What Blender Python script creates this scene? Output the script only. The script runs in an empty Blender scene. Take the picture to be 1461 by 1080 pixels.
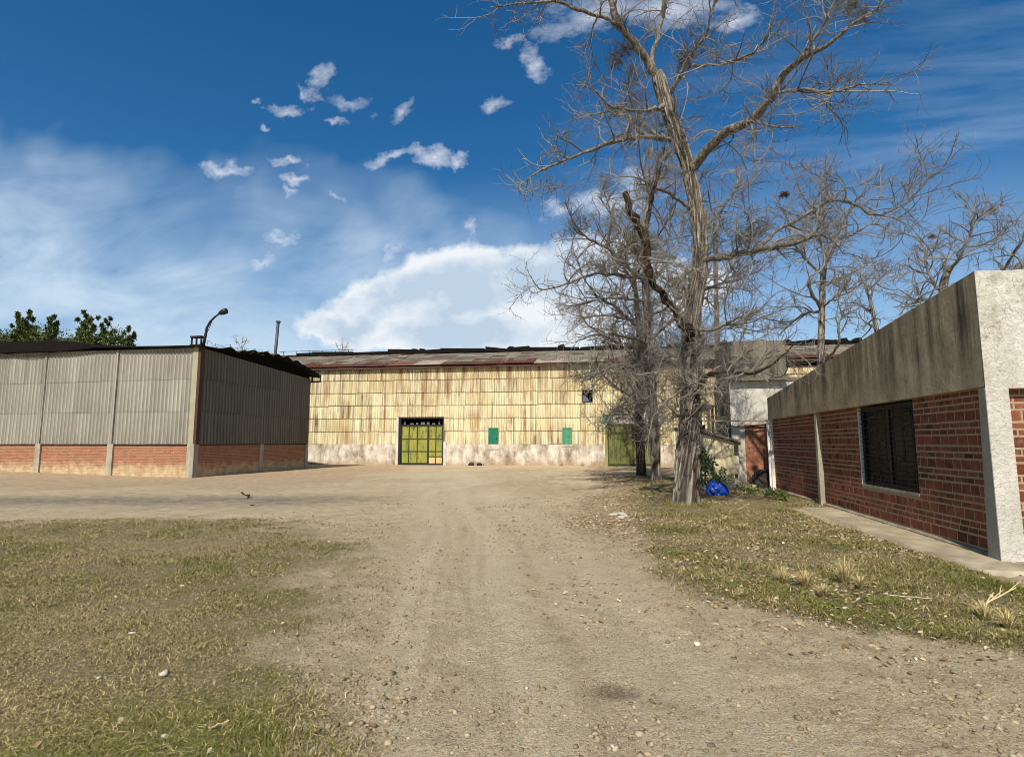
import bpy, math, random
import numpy as np

# ------------------------------------------------------------------ scene, camera, light
SC = bpy.context.scene
COL = SC.collection
rng = np.random.default_rng(7)
random.seed(7)
R = math.radians

PW, PH, FPX, CAMZ = 1461, 1080, 806.0, 1.7
PITCH = R(6.45)
YAW = R(8.104)
cam_d = bpy.data.cameras.new('camera')
cam_d.sensor_width = 36.0
cam_d.lens = FPX / PW * 36.0
cam_d.clip_start = 0.05
cam_d.clip_end = 3000
cam = bpy.data.objects.new('camera', cam_d)
COL.objects.link(cam)
cam.location = (0, 0, CAMZ)
cam.rotation_euler = (math.pi / 2 + PITCH, 0, YAW)
SC.camera = cam

SUN_EL, SUN_AZ = R(45), R(187.0)          # azimuth clockwise from +Y
sun_d = bpy.data.lights.new('sun', 'SUN')
sun_d.energy = 5.0
sun_d.angle = R(0.5)
sun_d.color = (1.0, 0.945, 0.85)
sun = bpy.data.objects.new('sun', sun_d)
COL.objects.link(sun)
sun.location = (-10, -20, 40)
_sd = np.array([math.sin(SUN_AZ) * math.cos(SUN_EL), math.cos(SUN_AZ) * math.cos(SUN_EL), math.sin(SUN_EL)])
from mathutils import Vector, Matrix
sun.rotation_euler = Vector(_sd).to_track_quat('Z', 'Y').to_euler()

SC.view_settings.view_transform = 'Standard'
SC.view_settings.look = 'None'
SC.view_settings.exposure = 0.18
SC.view_settings.gamma = 1.0
SC.render.engine = 'CYCLES'
SC.cycles.max_bounces = 5
SC.cycles.diffuse_bounces = 3
SC.cycles.transparent_max_bounces = 4
SC.cycles.use_denoising = True
SC.cycles.filter_width = 0.95


# ------------------------------------------------------------------ helpers: pixel ray, nodes, noise
def ray(px, py):
    x = (px - PW / 2) / FPX
    y = (PH / 2 - py) / FPX
    fw = math.cos(PITCH) - y * math.sin(PITCH)
    up = math.sin(PITCH) + y * math.cos(PITCH)
    return np.array([x * math.cos(YAW) - fw * math.sin(YAW), x * math.sin(YAW) + fw * math.cos(YAW), up])


def at(px, py, Y):
    """the point of the place at distance Y up the yard that the photograph shows there"""
    r = ray(px, py)
    return r * (Y / r[1]) + np.array([0, 0, CAMZ])


def S(r, g, b):
    f = lambda c: (c / 255 / 12.92) if c <= 10 else ((c / 255 + 0.055) / 1.055) ** 2.4
    return (f(r), f(g), f(b), 1.0)


def nd(nt, t, ins=None, **props):
    n = nt.nodes.new('ShaderNode' + t)
    for k, v in props.items():
        setattr(n, k, v)
    for k, v in (ins or {}).items():
        s = n.inputs[k]
        if isinstance(v, bpy.types.NodeSocket):
            nt.links.new(v, s)
        else:
            s.default_value = v
    return n


def mth(nt, op, a, b=0.0, c=None, clamp=False):
    ins = {0: a, 1: b}
    if c is not None:
        ins[2] = c
    return nd(nt, 'Math', ins, operation=op, use_clamp=clamp).outputs[0]


def mix(nt, fac, a, b, blend='MIX'):
    return nd(nt, 'MixRGB', {'Fac': fac, 'Color1': a, 'Color2': b}, blend_type=blend).outputs[0]


def noise(nt, vec, scale, detail=4.0, rough=0.55, dist=0.0):
    return nd(nt, 'TexNoise', {'Vector': vec, 'Scale': scale, 'Detail': detail, 'Roughness': rough, 'Distortion': dist}).outputs['Fac']


def mapv(nt, vec, scale=(1, 1, 1), loc=(0, 0, 0)):
    return nd(nt, 'Mapping', {'Vector': vec, 'Scale': scale, 'Location': loc}).outputs[0]


def rmp(nt, val, a, b, c=0.0, d=1.0):
    return nd(nt, 'MapRange', {'Value': val, 'From Min': a, 'From Max': b, 'To Min': c, 'To Max': d}, clamp=True).outputs[0]


def ramp(nt, fac, stops, interp='LINEAR'):
    n = nd(nt, 'ValToRGB', {'Fac': fac})
    cr = n.color_ramp
    cr.interpolation = interp
    while len(cr.elements) < len(stops):
        cr.elements.new(0.5)
    for e, (p, c) in zip(cr.elements, stops):
        e.position = p
        e.color = c
    return n.outputs[0]


class Mat:
    def __init__(self, name, rough=0.85, spec=0.25):
        self.m = bpy.data.materials.new(name)
        self.m.use_nodes = True
        self.nt = self.m.node_tree
        self.nt.nodes.clear()
        self.out = nd(self.nt, 'OutputMaterial')
        self.b = nd(self.nt, 'BsdfPrincipled', {'Roughness': rough, 'Specular IOR Level': spec})
        self.nt.links.new(self.b.outputs[0], self.out.inputs[0])
        tc = nd(self.nt, 'TexCoord')
        self.P = tc.outputs['Object']
        g = nd(self.nt, 'NewGeometry')
        self.rand = g.outputs['Random Per Island']

    def col(self, sock):
        if isinstance(sock, bpy.types.NodeSocket):
            self.nt.links.new(sock, self.b.inputs['Base Color'])
        else:
            self.b.inputs['Base Color'].default_value = sock
        return self

    def bump(self, h, strength=0.5, dist=0.02):
        n = nd(self.nt, 'Bump', {'Height': h, 'Strength': strength, 'Distance': dist})
        self.nt.links.new(n.outputs[0], self.b.inputs['Normal'])
        return self

    def set(self, key, v):
        if isinstance(v, bpy.types.NodeSocket):
            self.nt.links.new(v, self.b.inputs[key])
        else:
            self.b.inputs[key].default_value = v
        return self


def _h(ix, iy, seed):
    n = (ix.astype(np.int64) * 374761393 + iy.astype(np.int64) * 668265263 + seed * 144665) & 0xffffffff
    n = ((n ^ (n >> 13)) * 1274126177) & 0xffffffff
    n = n ^ (n >> 16)
    return (n & 0xffff) / 65535.0


def vn(x, y, seed=0):
    x = np.asarray(x, float)
    y = np.asarray(y, float)
    xi, yi = np.floor(x), np.floor(y)
    fx, fy = x - xi, y - yi
    fx = fx * fx * (3 - 2 * fx)
    fy = fy * fy * (3 - 2 * fy)
    a, b = _h(xi, yi, seed), _h(xi + 1, yi, seed)
    c, d = _h(xi, yi + 1, seed), _h(xi + 1, yi + 1, seed)
    return a + (b - a) * fx + (c - a) * fy + (a - b - c + d) * fx * fy


def fbm(x, y, seed=0, o=4):
    t, amp, s = 0, 0.5, 0
    for i in range(o):
        t = t + amp * vn(np.asarray(x) * 2 ** i, np.asarray(y) * 2 ** i, seed + i * 17)
        s += amp
        amp *= 0.5
    return t / s


def sst(a, b, x):
    t = np.clip((x - a) / (b - a), 0, 1)
    return t * t * (3 - 2 * t)


# ------------------------------------------------------------------ world: sky and clouds
def build_world():
    w = bpy.data.worlds.new('World')
    SC.world = w
    w.use_nodes = True
    nt = w.node_tree
    nt.nodes.clear()
    out = nd(nt, 'OutputWorld')
    bg = nd(nt, 'Background', {'Strength': 0.078})
    nt.links.new(bg.outputs[0], out.inputs[0])
    sky = nd(nt, 'TexSky', sky_type='NISHITA', sun_disc=False, sun_elevation=SUN_EL, sun_rotation=SUN_AZ,
             altitude=300, air_density=1.0, dust_density=0.4, ozone_density=2.6)
    hs = nd(nt, 'HueSaturation', {'Hue': 0.498, 'Saturation': 1.36, 'Value': 1.24, 'Color': sky.outputs[0]})
    D = nd(nt, 'TexCoord').outputs['Generated']
    sp = nd(nt, 'SeparateXYZ', {0: D})
    ys = mth(nt, 'MAXIMUM', sp.outputs[1], 0.02)
    u = mth(nt, 'DIVIDE', sp.outputs[0], ys)
    v = mth(nt, 'DIVIDE', sp.outputs[2], ys)
    uv = nd(nt, 'CombineXYZ', {0: u, 1: v, 2: 0.0}).outputs[0]
    n1 = nd(nt, 'TexNoise', {'Vector': uv, 'Scale': 11.0, 'Detail': 7.0, 'Roughness': 0.62}).outputs['Color']
    off = nd(nt, 'VectorMath', {0: n1, 1: (0.5, 0.5, 0.5)}, operation='SUBTRACT').outputs[0]
    off = nd(nt, 'VectorMath', {0: off, 'Scale': 0.12}, operation='SCALE').outputs[0]
    uvd = nd(nt, 'VectorMath', {0: uv, 1: off}, operation='ADD').outputs[0]

    def blobs(vec, lst):
        acc = None
        for (px, py, rx, ry, rot) in lst:
            r = ray(px, py)
            mp = nd(nt, 'Mapping', {'Vector': vec, 'Location': (r[0] / r[1], r[2] / r[1], 0), 'Rotation': (0, 0, R(rot)),
                                    'Scale': (rx / FPX, ry / FPX, 1)}, vector_type='TEXTURE').outputs[0]
            ln = nd(nt, 'VectorMath', {0: mp}, operation='LENGTH').outputs['Value']
            v_ = rmp(nt, ln, 0.0, 1.6, 1.0, 0.0)
            acc = v_ if acc is None else mth(nt, 'MAXIMUM', acc, v_)
        return acc

    small = [(415, 160, 40, 15, -8), (476, 179, 28, 9, -12), (325, 240, 46, 14, -18), (408, 230, 40, 10, -15), (413, 257, 26, 12, -10),
             (560, 226, 40, 12, 0), (610, 226, 48, 15, -14), (655, 236, 22, 9, 0), (408, 343, 42, 14, -10), (765, 92, 16, 28, 10),
             (870, 285, 95, 26, 12), (800, 300, 40, 14, 0), (845, 20, 95, 40, 5), (960, 15, 90, 26, 0), (1050, 30, 40, 22, 10)]
    faint = [(455, 108, 14, 26, -20), (492, 145, 44, 14, -25), (572, 160, 22, 22, 25), (476, 283, 24, 8, -20), (700, 160, 15, 18, 40), (728, 70, 36, 9, -10),
             (668, 322, 11, 20, 15), (374, 186, 16, 7, -20), (366, 150, 12, 7, 0), (405, 275, 18, 8, -30), (440, 130, 30, 10, -40), (375, 372, 40, 12, 0), (560, 352, 16, 8, 0)]
    big = [(650, 410, 150, 62, 4), (770, 400, 150, 60, 0), (560, 425, 100, 50, 10), (690, 470, 240, 40, 0), (500, 462, 80, 30, 0), (870, 420, 150, 62, 0)]
    f1 = noise(nt, mapv(nt, uv, (13, 24, 1)), 1.0, 9.0, 0.66)
    s = blobs(uvd, small)
    ds = mth(nt, 'ADD', s, mth(nt, 'MULTIPLY', mth(nt, 'SUBTRACT', f1, 0.5), 1.3))
    ds = rmp(nt, ds, 0.36, 1.35)
    fa = mth(nt, 'ADD', blobs(uvd, faint), mth(nt, 'MULTIPLY', mth(nt, 'SUBTRACT', f1, 0.5), 1.5))
    ds = mth(nt, 'MAXIMUM', ds, rmp(nt, fa, 0.40, 1.5, 0.0, 0.85))
    b = blobs(uvd, big)
    f2 = noise(nt, mapv(nt, uv, (5, 8, 1)), 1.0, 8.0, 0.58)
    db = mth(nt, 'ADD', b, mth(nt, 'MULTIPLY', mth(nt, 'SUBTRACT', f2, 0.5), 0.75))
    dbm = rmp(nt, db, 0.28, 0.48)
    # high thin veil low in the west and faint streaks high in the east
    lf = nd(nt, 'TexNoise', {'Vector': uv, 'Scale': 1.6, 'Detail': 4.0, 'Roughness': 0.6}).outputs['Color']
    lf = nd(nt, 'VectorMath', {0: nd(nt, 'VectorMath', {0: lf, 1: (0.5, 0.5, 0.5)}, operation='SUBTRACT').outputs[0], 'Scale': 0.6}, operation='SCALE').outputs[0]
    uvl = nd(nt, 'VectorMath', {0: uv, 1: lf}, operation='ADD').outputs[0]
    veil = blobs(uvl, [(40, 430, 440, 170, 0), (250, 400, 280, 90, 8), (0, 300, 260, 90, 0), (330, 470, 400, 70, 0), (420, 420, 330, 80, 6)])
    f3 = noise(nt, mapv(nt, uv, (2.2, 5.5, 1)), 1.0, 6.0, 0.6, 0.6)
    veil = mth(nt, 'MULTIPLY', rmp(nt, veil, 0.0, 0.72), rmp(nt, f3, 0.30, 0.66, 0.25, 1.0))
    veil = mth(nt, 'MULTIPLY', veil, 0.9)
    low = mth(nt, 'MULTIPLY', rmp(nt, v, 0.08, 0.50, 0.62, 0.0), rmp(nt, f3, 0.25, 0.7, 0.6, 1.0))
    veil = mth(nt, 'MAXIMUM', veil, low)
    rot = nd(nt, 'Mapping', {'Vector': uv, 'Rotation': (0, 0, R(-28)), 'Scale': (2.0, 14.0, 1)}).outputs[0]
    f4 = noise(nt, rot, 1.0, 5.0, 0.6, 0.3)
    st = mth(nt, 'MULTIPLY', blobs(uv, [(1330, 180, 330, 170, 20), (1080, 200, 200, 120, 10)]), rmp(nt, f4, 0.42, 0.75))
    st = mth(nt, 'MULTIPLY', st, 0.32)
    thin = mth(nt, 'MAXIMUM', veil, st)
    c0 = mix(nt, thin, hs.outputs[0], (7.0, 8.6, 10.2, 1))
    # the big cloud: bright billows, blue-grey where it is thick
    thick = rmp(nt, mth(nt, 'ADD', b, mth(nt, 'MULTIPLY', mth(nt, 'SUBTRACT', noise(nt, mapv(nt, uv, (6, 11, 1), (3, 1, 0)), 1.0, 6.0), 0.5), 1.5)), 0.40, 0.80)
    cb = mix(nt, thick, (10.0, 10.5, 11.0, 1), (6.0, 7.4, 9.0, 1))
    c1 = mix(nt, mth(nt, 'MULTIPLY', dbm, 0.97), c0, cb)
    c2 = mix(nt, mth(nt, 'MULTIPLY', ds, 0.92), c1, (10.2, 10.6, 11.2, 1))
    ok = mth(nt, 'GREATER_THAN', sp.outputs[1], 0.03)
    c3 = mix(nt, ok, hs.outputs[0], c2)
    nt.links.new(c3, bg.inputs[0])


build_world()


# ------------------------------------------------------------------ mesh and object helpers
class MB:
    """collects pieces; build() links them as ONE mesh object"""
    def __init__(self):
        self.v, self.f, self.n, self.mi, self.uv = [], [], 0, [], []
        self.cur = 0

    def add(self, v, f):
        v = np.asarray(v, float)
        self.v.append(v)
        for q in f:
            self.f.append([i + self.n for i in q])
            self.mi.append(self.cur)
        self.n += len(v)
        return self

    def box(self, x0, y0, z0, x1, y1, z1):
        v = [(x, y, z) for z in (z0, z1) for y in (y0, y1) for x in (x0, x1)]
        return self.add(v, [(0, 2, 3, 1), (4, 5, 7, 6), (0, 1, 5, 4), (2, 6, 7, 3), (0, 4, 6, 2), (1, 3, 7, 5)])

    def prism(self, poly, axis, a, b):
        """2-D outline swept along an axis from a to b (axis 0: poly is (y,z); 1: (x,z); 2: (x,y))"""
        def put(p, t):
            return (t, p[0], p[1]) if axis == 0 else (p[0], t, p[1]) if axis == 1 else (p[0], p[1], t)
        n = len(poly)
        v = [put(p, a) for p in poly] + [put(p, b) for p in poly]
        f = [tuple(range(n))[::-1], tuple(range(n, 2 * n))] + [(i, (i + 1) % n, n + (i + 1) % n, n + i) for i in range(n)]
        return self.add(v, f)

    def grid(self, G):
        """G: (a, b, 3) array of points"""
        a, b = G.shape[:2]
        f = [(i * b + j, i * b + j + 1, (i + 1) * b + j + 1, (i + 1) * b + j) for i in range(a - 1) for j in range(b - 1)]
        return self.add(G.reshape(-1, 3), f)

    def tube(self, pts, rad, sides=8, cap=True):
        pts = np.asarray(pts, float)
        rad = np.broadcast_to(np.asarray(rad, float), (len(pts),))
        v, f = tubes(pts[None], rad[None], sides)
        f = [tuple(q) for q in f]
        if cap:
            f.append(tuple(range(sides))[::-1])
            f.append(tuple(range((len(pts) - 1) * sides, len(pts) * sides)))
        return self.add(v, f)

    def build(self, name, mats, parent=None, smooth=False):
        if not isinstance(mats, (list, tuple)):
            mats = [mats]
        me = bpy.data.meshes.new(name)
        me.from_pydata(np.concatenate(self.v).tolist(), [], self.f)
        for m in mats:
            me.materials.append(m.m)
        if len(mats) > 1:
            me.polygons.foreach_set('material_index', self.mi)
        if smooth:
            me.polygons.foreach_set('use_smooth', [True] * len(me.polygons))
        me.update()
        if self.uv:
            a = me.color_attributes.new('place', 'FLOAT_COLOR', 'POINT')
            c4 = np.ones((self.n, 4), np.float32)
            u = np.concatenate(self.uv)
            c4[:len(u), :2] = u
            a.data.foreach_set('color', c4.ravel())
        return link(name, me, parent)


def link(name, me, parent=None):
    o = bpy.data.objects.new(name, me)
    COL.objects.link(o)
    if parent is not None:
        o.parent = parent
    return o


def raw(name, V, F, mat, parent=None, cols=None, smooth=False):
    """big meshes straight from arrays; F is (n,3) or (n,4)"""
    V = np.asarray(V, np.float32)
    F = np.asarray(F, np.int32)
    k = F.shape[1]
    me = bpy.data.meshes.new(name)
    me.vertices.add(len(V))
    me.vertices.foreach_set('co', V.ravel())
    me.loops.add(F.size)
    me.loops.foreach_set('vertex_index', F.ravel())
    me.polygons.add(len(F))
    me.polygons.foreach_set('loop_start', np.arange(len(F), dtype=np.int32) * k)
    me.polygons.foreach_set('loop_total', np.full(len(F), k, np.int32))
    if smooth:
        me.polygons.foreach_set('use_smooth', np.ones(len(F), bool))
    me.materials.append(mat.m)
    me.update(calc_edges=True)
    if cols is not None:
        for nm, c in cols.items():
            a = me.color_attributes.new(nm, 'FLOAT_COLOR', 'POINT')
            c4 = np.ones((len(V), 4), np.float32)
            c4[:, :c.shape[1]] = c
            a.data.foreach_set('color', c4.ravel())
    return link(name, me, parent)


def thing(name, label, cat, loc=(0, 0, 0), rotz=0.0, group=None):
    o = bpy.data.objects.new(name, None)
    COL.objects.link(o)
    o.empty_display_size = 0.3
    o.location = loc
    o.rotation_euler = (0, 0, rotz)
    return tag(o, label, cat, group)


def tag(o, label=None, cat=None, group=None, kind=None):
    for k, v in (('label', label), ('category', cat), ('group', group), ('kind', kind)):
        if v:
            o[k] = v
    return o


def tubes(P, Rr, sides):
    """P (B,n,3), Rr (B,n) -> verts, quads of B open tubes"""
    B, n = P.shape[:2]
    T = np.gradient(P, axis=1)
    T /= np.linalg.norm(T, axis=2, keepdims=True) + 1e-9
    m = T.mean(axis=1)
    ref = np.where(np.abs(m[:, 2:3]) > 0.75, np.array([[1.0, 0.1, 0]]), np.array([[0, 0, 1.0]]))
    ref = np.repeat(ref[:, None, :], n, axis=1)
    A = np.cross(T, ref)
    A /= np.linalg.norm(A, axis=2, keepdims=True) + 1e-9
    Bn = np.cross(T, A)
    a = np.arange(sides) / sides * 2 * math.pi
    V = P[:, :, None, :] + Rr[:, :, None, None] * (A[:, :, None, :] * np.cos(a)[None, None, :, None] + Bn[:, :, None, :] * np.sin(a)[None, None, :, None])
    b = np.arange(B)[:, None, None] * n * sides
    i = np.arange(n - 1)[None, :, None] * sides
    j = np.arange(sides)[None, None, :]
    j2 = (j + 1) % sides
    F = np.stack([b + i + j, b + i + j2, b + i + sides + j2, b + i + sides + j], axis=-1).reshape(-1, 4)
    return V.reshape(-1, 3), F


def sheet(mb, x0, x1, z0, z1, pitch=0.18, amp=0.022, yb=0.0, yt=0.0, n=6, rows=2):
    """a vertical corrugated sheet facing -y, bottom at depth yb, top at depth yt"""
    k = max(2, int(round((x1 - x0) / pitch * n)))
    xs = np.linspace(x0, x1, k + 1)
    w = -amp * np.cos(xs / pitch * 2 * math.pi)
    G = np.zeros((rows, k + 1, 3))
    for r in range(rows):
        t = r / (rows - 1)
        G[r, :, 0] = xs
        G[r, :, 1] = yb + (yt - yb) * t + w
        G[r, :, 2] = z0 + (z1 - z0) * t
    mb.grid(G)
    U = np.zeros((rows, k + 1, 2))
    U[..., 0] = np.linspace(0, 1, k + 1)[None]
    U[..., 1] = np.linspace(0, 1, rows)[:, None]
    mb.uv.append(U.reshape(-1, 2))


# ------------------------------------------------------------------ materials
def m_flat(name, c, rough=0.8, spec=0.2, var=0.25, sc=6.0, metal=0.0):
    m = Mat(name, rough, spec)
    f = noise(m.nt, m.P, sc, 5)
    m.col(mix(m.nt, f, tuple(x * (1 - var) for x in c[:3]) + (1,), tuple(min(1, x * (1 + var)) for x in c[:3]) + (1,)))
    m.set('Metallic', metal)
    return m


def m_cladding(name, base, pale, rust, grime_shade, rust_amt=0.5, streak=1.0, lap_amt=0.8, pitch=0.1835, valley_shade=0.25, axis=0, top=None):
    """weathered corrugated fibre sheets: tone per sheet, rust runs, painted shade in the valleys, dirt at the laps"""
    m = Mat(name, 0.8, 0.2)
    nt = m.nt
    sp = nd(nt, 'SeparateXYZ', {0: m.P})
    pl = nd(nt, 'SeparateColor', {0: nd(nt, 'Attribute', attribute_name='place').outputs['Color']})
    c = mix(nt, rmp(nt, m.rand, 0.0, 1.0), base, pale)
    c = mix(nt, rmp(nt, m.rand, 0.80, 1.0, 0, 0.35), c, grime_shade)
    big = noise(nt, mapv(nt, m.P, (0.25, 0.25, 0.25)), 1.0, 3)
    c = mix(nt, rmp(nt, big, 0.4, 0.65, 0, 0.6), c, pale)
    row = pl.outputs[1]
    st = noise(nt, mapv(nt, m.P, (4.5, 4.5, 0.13)), 1.0, 5, 0.72)
    st2 = noise(nt, mapv(nt, m.P, (11, 11, 0.5), (7, 7, 3)), 1.0, 4, 0.65)
    patch = noise(nt, mapv(nt, m.P, (0.5, 0.5, 0.4), (2, 2, 9)), 1.0, 4, 0.6)
    w = mth(nt, 'ADD', mth(nt, 'MULTIPLY', mth(nt, 'COSINE', mth(nt, 'MULTIPLY', sp.outputs[axis], 6.2832 / pitch)), 0.5), 0.5)
    c = mix(nt, mth(nt, 'MULTIPLY', mth(nt, 'POWER', w, 2.0), valley_shade), c, grime_shade)  # painted shade: darkens the corrugation valleys
    g = mth(nt, 'MULTIPLY', rmp(nt, st2, 0.44, 0.64), rmp(nt, row, 0.0, 1.0, 0.9, 0.35))
    c = mix(nt, mth(nt, 'MULTIPLY', g, 0.6 * streak), c, grime_shade)
    rm = mth(nt, 'MULTIPLY', rmp(nt, st, 0.46, 0.60), rmp(nt, patch, 0.38, 0.56, 0.15, 1.0))
    rm = mth(nt, 'MULTIPLY', rm, rmp(nt, m.rand, 0.1, 0.8, 0.35, 1.0))
    if top is not None:
        t_ = mth(nt, 'MULTIPLY', rmp(nt, sp.outputs[2], top[0], top[1]), rmp(nt, noise(nt, mapv(nt, m.P, (2.2, 2.2, 0.12), (3, 3, 3)), 1.0, 5, 0.7), 0.46, 0.62))
        rm = mth(nt, 'MAXIMUM', rm, t_)
    c = mix(nt, mth(nt, 'MULTIPLY', rm, rust_amt), c, rust)
    if top is not None:
        o_ = mth(nt, 'MULTIPLY', rmp(nt, noise(nt, mapv(nt, m.P, (2.6, 2.6, 0.09), (11, 5, 1)), 1.0, 5, 0.7), 0.50, 0.60), rmp(nt, noise(nt, mapv(nt, m.P, (0.35, 0.35, 0.5), (5, 1, 2)), 1.0, 3), 0.42, 0.58))
        c = mix(nt, mth(nt, 'MULTIPLY', o_, 0.5), c, S(150, 98, 36))
    lap = mth(nt, 'MAXIMUM', rmp(nt, row, 0.0, 0.05, 1.0, 0.0), rmp(nt, pl.outputs[0], 0.02, 0.09, 0.95, 0.0))
    c = mix(nt, mth(nt, 'MULTIPLY', mth(nt, 'MULTIPLY', lap, lap_amt), rmp(nt, st2, 0.3, 0.55, 0.4, 1.0)), c, tuple(x * 0.6 for x in grime_shade[:3]) + (1,))
    m.col(c)
    m.bump(noise(nt, mapv(nt, m.P, (20, 20, 5)), 1.0, 4), 0.25, 0.01)
    return m


CREAM = m_cladding('cream_cladding', S(214, 196, 146), S(240, 230, 190), S(106, 66, 26), S(116, 96, 62), 0.88, 1.0, 0.6, top=(4.2, 7.2))
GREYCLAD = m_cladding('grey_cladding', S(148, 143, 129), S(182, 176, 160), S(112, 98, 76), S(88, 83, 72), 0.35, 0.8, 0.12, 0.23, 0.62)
SHADECLAD = m_cladding('grey_cladding_shaded', S(110, 105, 94), S(122, 117, 104), S(82, 74, 60), S(52, 49, 44), 0.4, 0.9, 0.15, 0.23, 0.6, 1)  # darker copy of the grey sheets: shade of the side face put into colour
DARKCLAD = m_cladding('dark_cladding', S(90, 84, 74), S(120, 114, 100), S(60, 45, 33), S(38, 35, 30), 0.5, 1.2, 0.2, 0.16, 0.5, 1)


def m_concrete(name, light, dark, top=None, amt=1.0, bump=0.4, streak=(3.0, 3.0, 0.25), base_dirt=None):
    """stained concrete or render; dark runs start under the height 'top'"""
    m = Mat(name, 0.9, 0.15)
    nt = m.nt
    n1 = noise(nt, m.P, 1.6, 6, 0.6)
    n2 = noise(nt, mapv(nt, m.P, streak), 1.0, 6, 0.68)
    n3 = noise(nt, m.P, 14, 6, 0.6)
    mid = tuple((a + b) / 2 for a, b in zip(light, dark))
    c = mix(nt, rmp(nt, n1, 0.35, 0.7), light, mid)
    f = rmp(nt, n2, 0.42, 0.66)
    if top is not None:
        sp = nd(nt, 'SeparateXYZ', {0: m.P})
        f = mth(nt, 'MULTIPLY', f, rmp(nt, sp.outputs[2], top[0], top[1]))
    c = mix(nt, mth(nt, 'MULTIPLY', f, amt), c, dark)
    c = mix(nt, mth(nt, 'MULTIPLY', rmp(nt, n3, 0.5, 0.75), 0.35), c, dark)
    if base_dirt:
        sp = nd(nt, 'SeparateXYZ', {0: m.P})
        c = mix(nt, mth(nt, 'MULTIPLY', rmp(nt, mth(nt, 'ADD', sp.outputs[2], mth(nt, 'MULTIPLY', n1, -0.5)), -0.25, 0.25, 1, 0), 0.7), c, base_dirt)
    m.col(c)
    h = mth(nt, 'ADD', noise(nt, m.P, 60, 4), mth(nt, 'MULTIPLY', n3, 2.0))
    m.bump(h, bump, 0.012)
    return m


BASEWALL = m_concrete('weathered_base_wall', S(228, 216, 196), S(122, 102, 80), None, 0.95, 0.5, (1.5, 1.5, 0.7), base_dirt=S(156, 126, 86))
PARAPET = m_concrete('stained_parapet', S(186, 168, 136), S(52, 43, 32), (2.3, 3.3), 0.85, 0.5, (3.6, 3.6, 0.22))
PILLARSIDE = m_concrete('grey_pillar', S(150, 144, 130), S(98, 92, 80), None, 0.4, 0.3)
POST = m_concrete('concrete_post', S(176, 168, 148), S(112, 100, 80), None, 0.5, 0.4)
WHITEWALL = m_concrete('whitewashed_render', S(222, 214, 196), S(140, 130, 112), None, 0.5, 0.5, (1.2, 1.2, 0.8))
BEIGE = m_concrete('beige_render', S(234, 220, 178), S(180, 160, 118), None, 0.4, 0.4, (1.2, 1.2, 0.6), base_dirt=S(205, 196, 172))
DARKBOX = m_concrete('dark_concrete', S(146, 136, 116), S(72, 66, 55), None, 0.8, 0.5)
SIDEWALK = m_concrete('path_concrete', S(182, 168, 140), S(116, 102, 78), None, 0.5, 0.7, (1.5, 1.5, 1.5))
PLINTH = m_concrete('plinth_concrete', S(164, 152, 128), S(96, 86, 70), None, 0.6, 0.6)


def m_stucco():
    m = Mat('rough_white_stucco', 0.9, 0.15)
    nt = m.nt
    n1 = noise(nt, m.P, 1.3, 5, 0.6)
    n2 = noise(nt, mapv(nt, m.P, (1, 1, 0.5)), 7, 7, 0.7)
    sp = nd(nt, 'SeparateXYZ', {0: m.P})
    c = mix(nt, rmp(nt, n1, 0.4, 0.7), S(210, 204, 190), S(184, 176, 156))
    up = rmp(nt, sp.outputs[2], 2.2, 4.2, 0.12, 0.62)
    c = mix(nt, mth(nt, 'MULTIPLY', rmp(nt, n2, 0.46, 0.66), up), c, S(132, 118, 92))
    sp2 = noise(nt, m.P, 30, 5, 0.65)
    c = mix(nt, mth(nt, 'MULTIPLY', rmp(nt, sp2, 0.52, 0.68), 0.55), c, S(120, 116, 106))
    vor = nd(nt, 'TexVoronoi', {'Vector': nd(nt, 'VectorMath', {0: m.P, 1: nd(nt, 'TexNoise', {'Vector': m.P, 'Scale': 3.0, 'Detail': 5.0}).outputs['Color']}, operation='ADD').outputs[0], 'Scale': 1.1}, feature='DISTANCE_TO_EDGE').outputs['Distance']
    crack = mth(nt, 'MULTIPLY', rmp(nt, vor, 0.0, 0.012, 1, 0), rmp(nt, sp.outputs[2], 2.6, 3.2))
    c = mix(nt, mth(nt, 'MULTIPLY', crack, 0.5), c, S(70, 62, 50))
    m.col(c)
    h = mth(nt, 'ADD', noise(nt, m.P, 38, 6, 0.7), mth(nt, 'MULTIPLY', noise(nt, m.P, 11, 4), 1.5))
    m.bump(h, 0.9, 0.02)
    return m


STUCCO = m_stucco()


def m_brickface(name, a, b, c_, dust, dust_amt=0.3):
    """single bricks built as mesh: tone per brick"""
    m = Mat(name, 0.9, 0.12)
    nt = m.nt
    c = ramp(nt, m.rand, [(0.0, a), (0.3, b), (0.5, c_), (0.62, tuple(x * 1.25 for x in b[:3]) + (1,)), (0.8, a), (0.92, tuple(x * 0.6 for x in c_[:3]) + (1,)), (1.0, b)])
    n = noise(nt, m.P, 9, 6, 0.65)
    c = mix(nt, mth(nt, 'MULTIPLY', rmp(nt, n, 0.45, 0.75), dust_amt), c, dust)
    n2 = noise(nt, m.P, 2.0, 4)
    c = mix(nt, mth(nt, 'MULTIPLY', rmp(nt, n2, 0.5, 0.75), 0.45), c, tuple(x * 0.5 for x in a[:3]) + (1,))
    m.col(c)
    m.bump(noise(nt, m.P, 45, 5, 0.7), 0.7, 0.012)
    return m


BRICK = m_brickface('red_brick', S(118, 64, 48), S(132, 73, 53), S(96, 52, 40), S(160, 128, 102), 0.45)
MORTAR = m_concrete('mortar', S(172, 150, 120), S(150, 130, 102), None, 0.4, 0.8)


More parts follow.
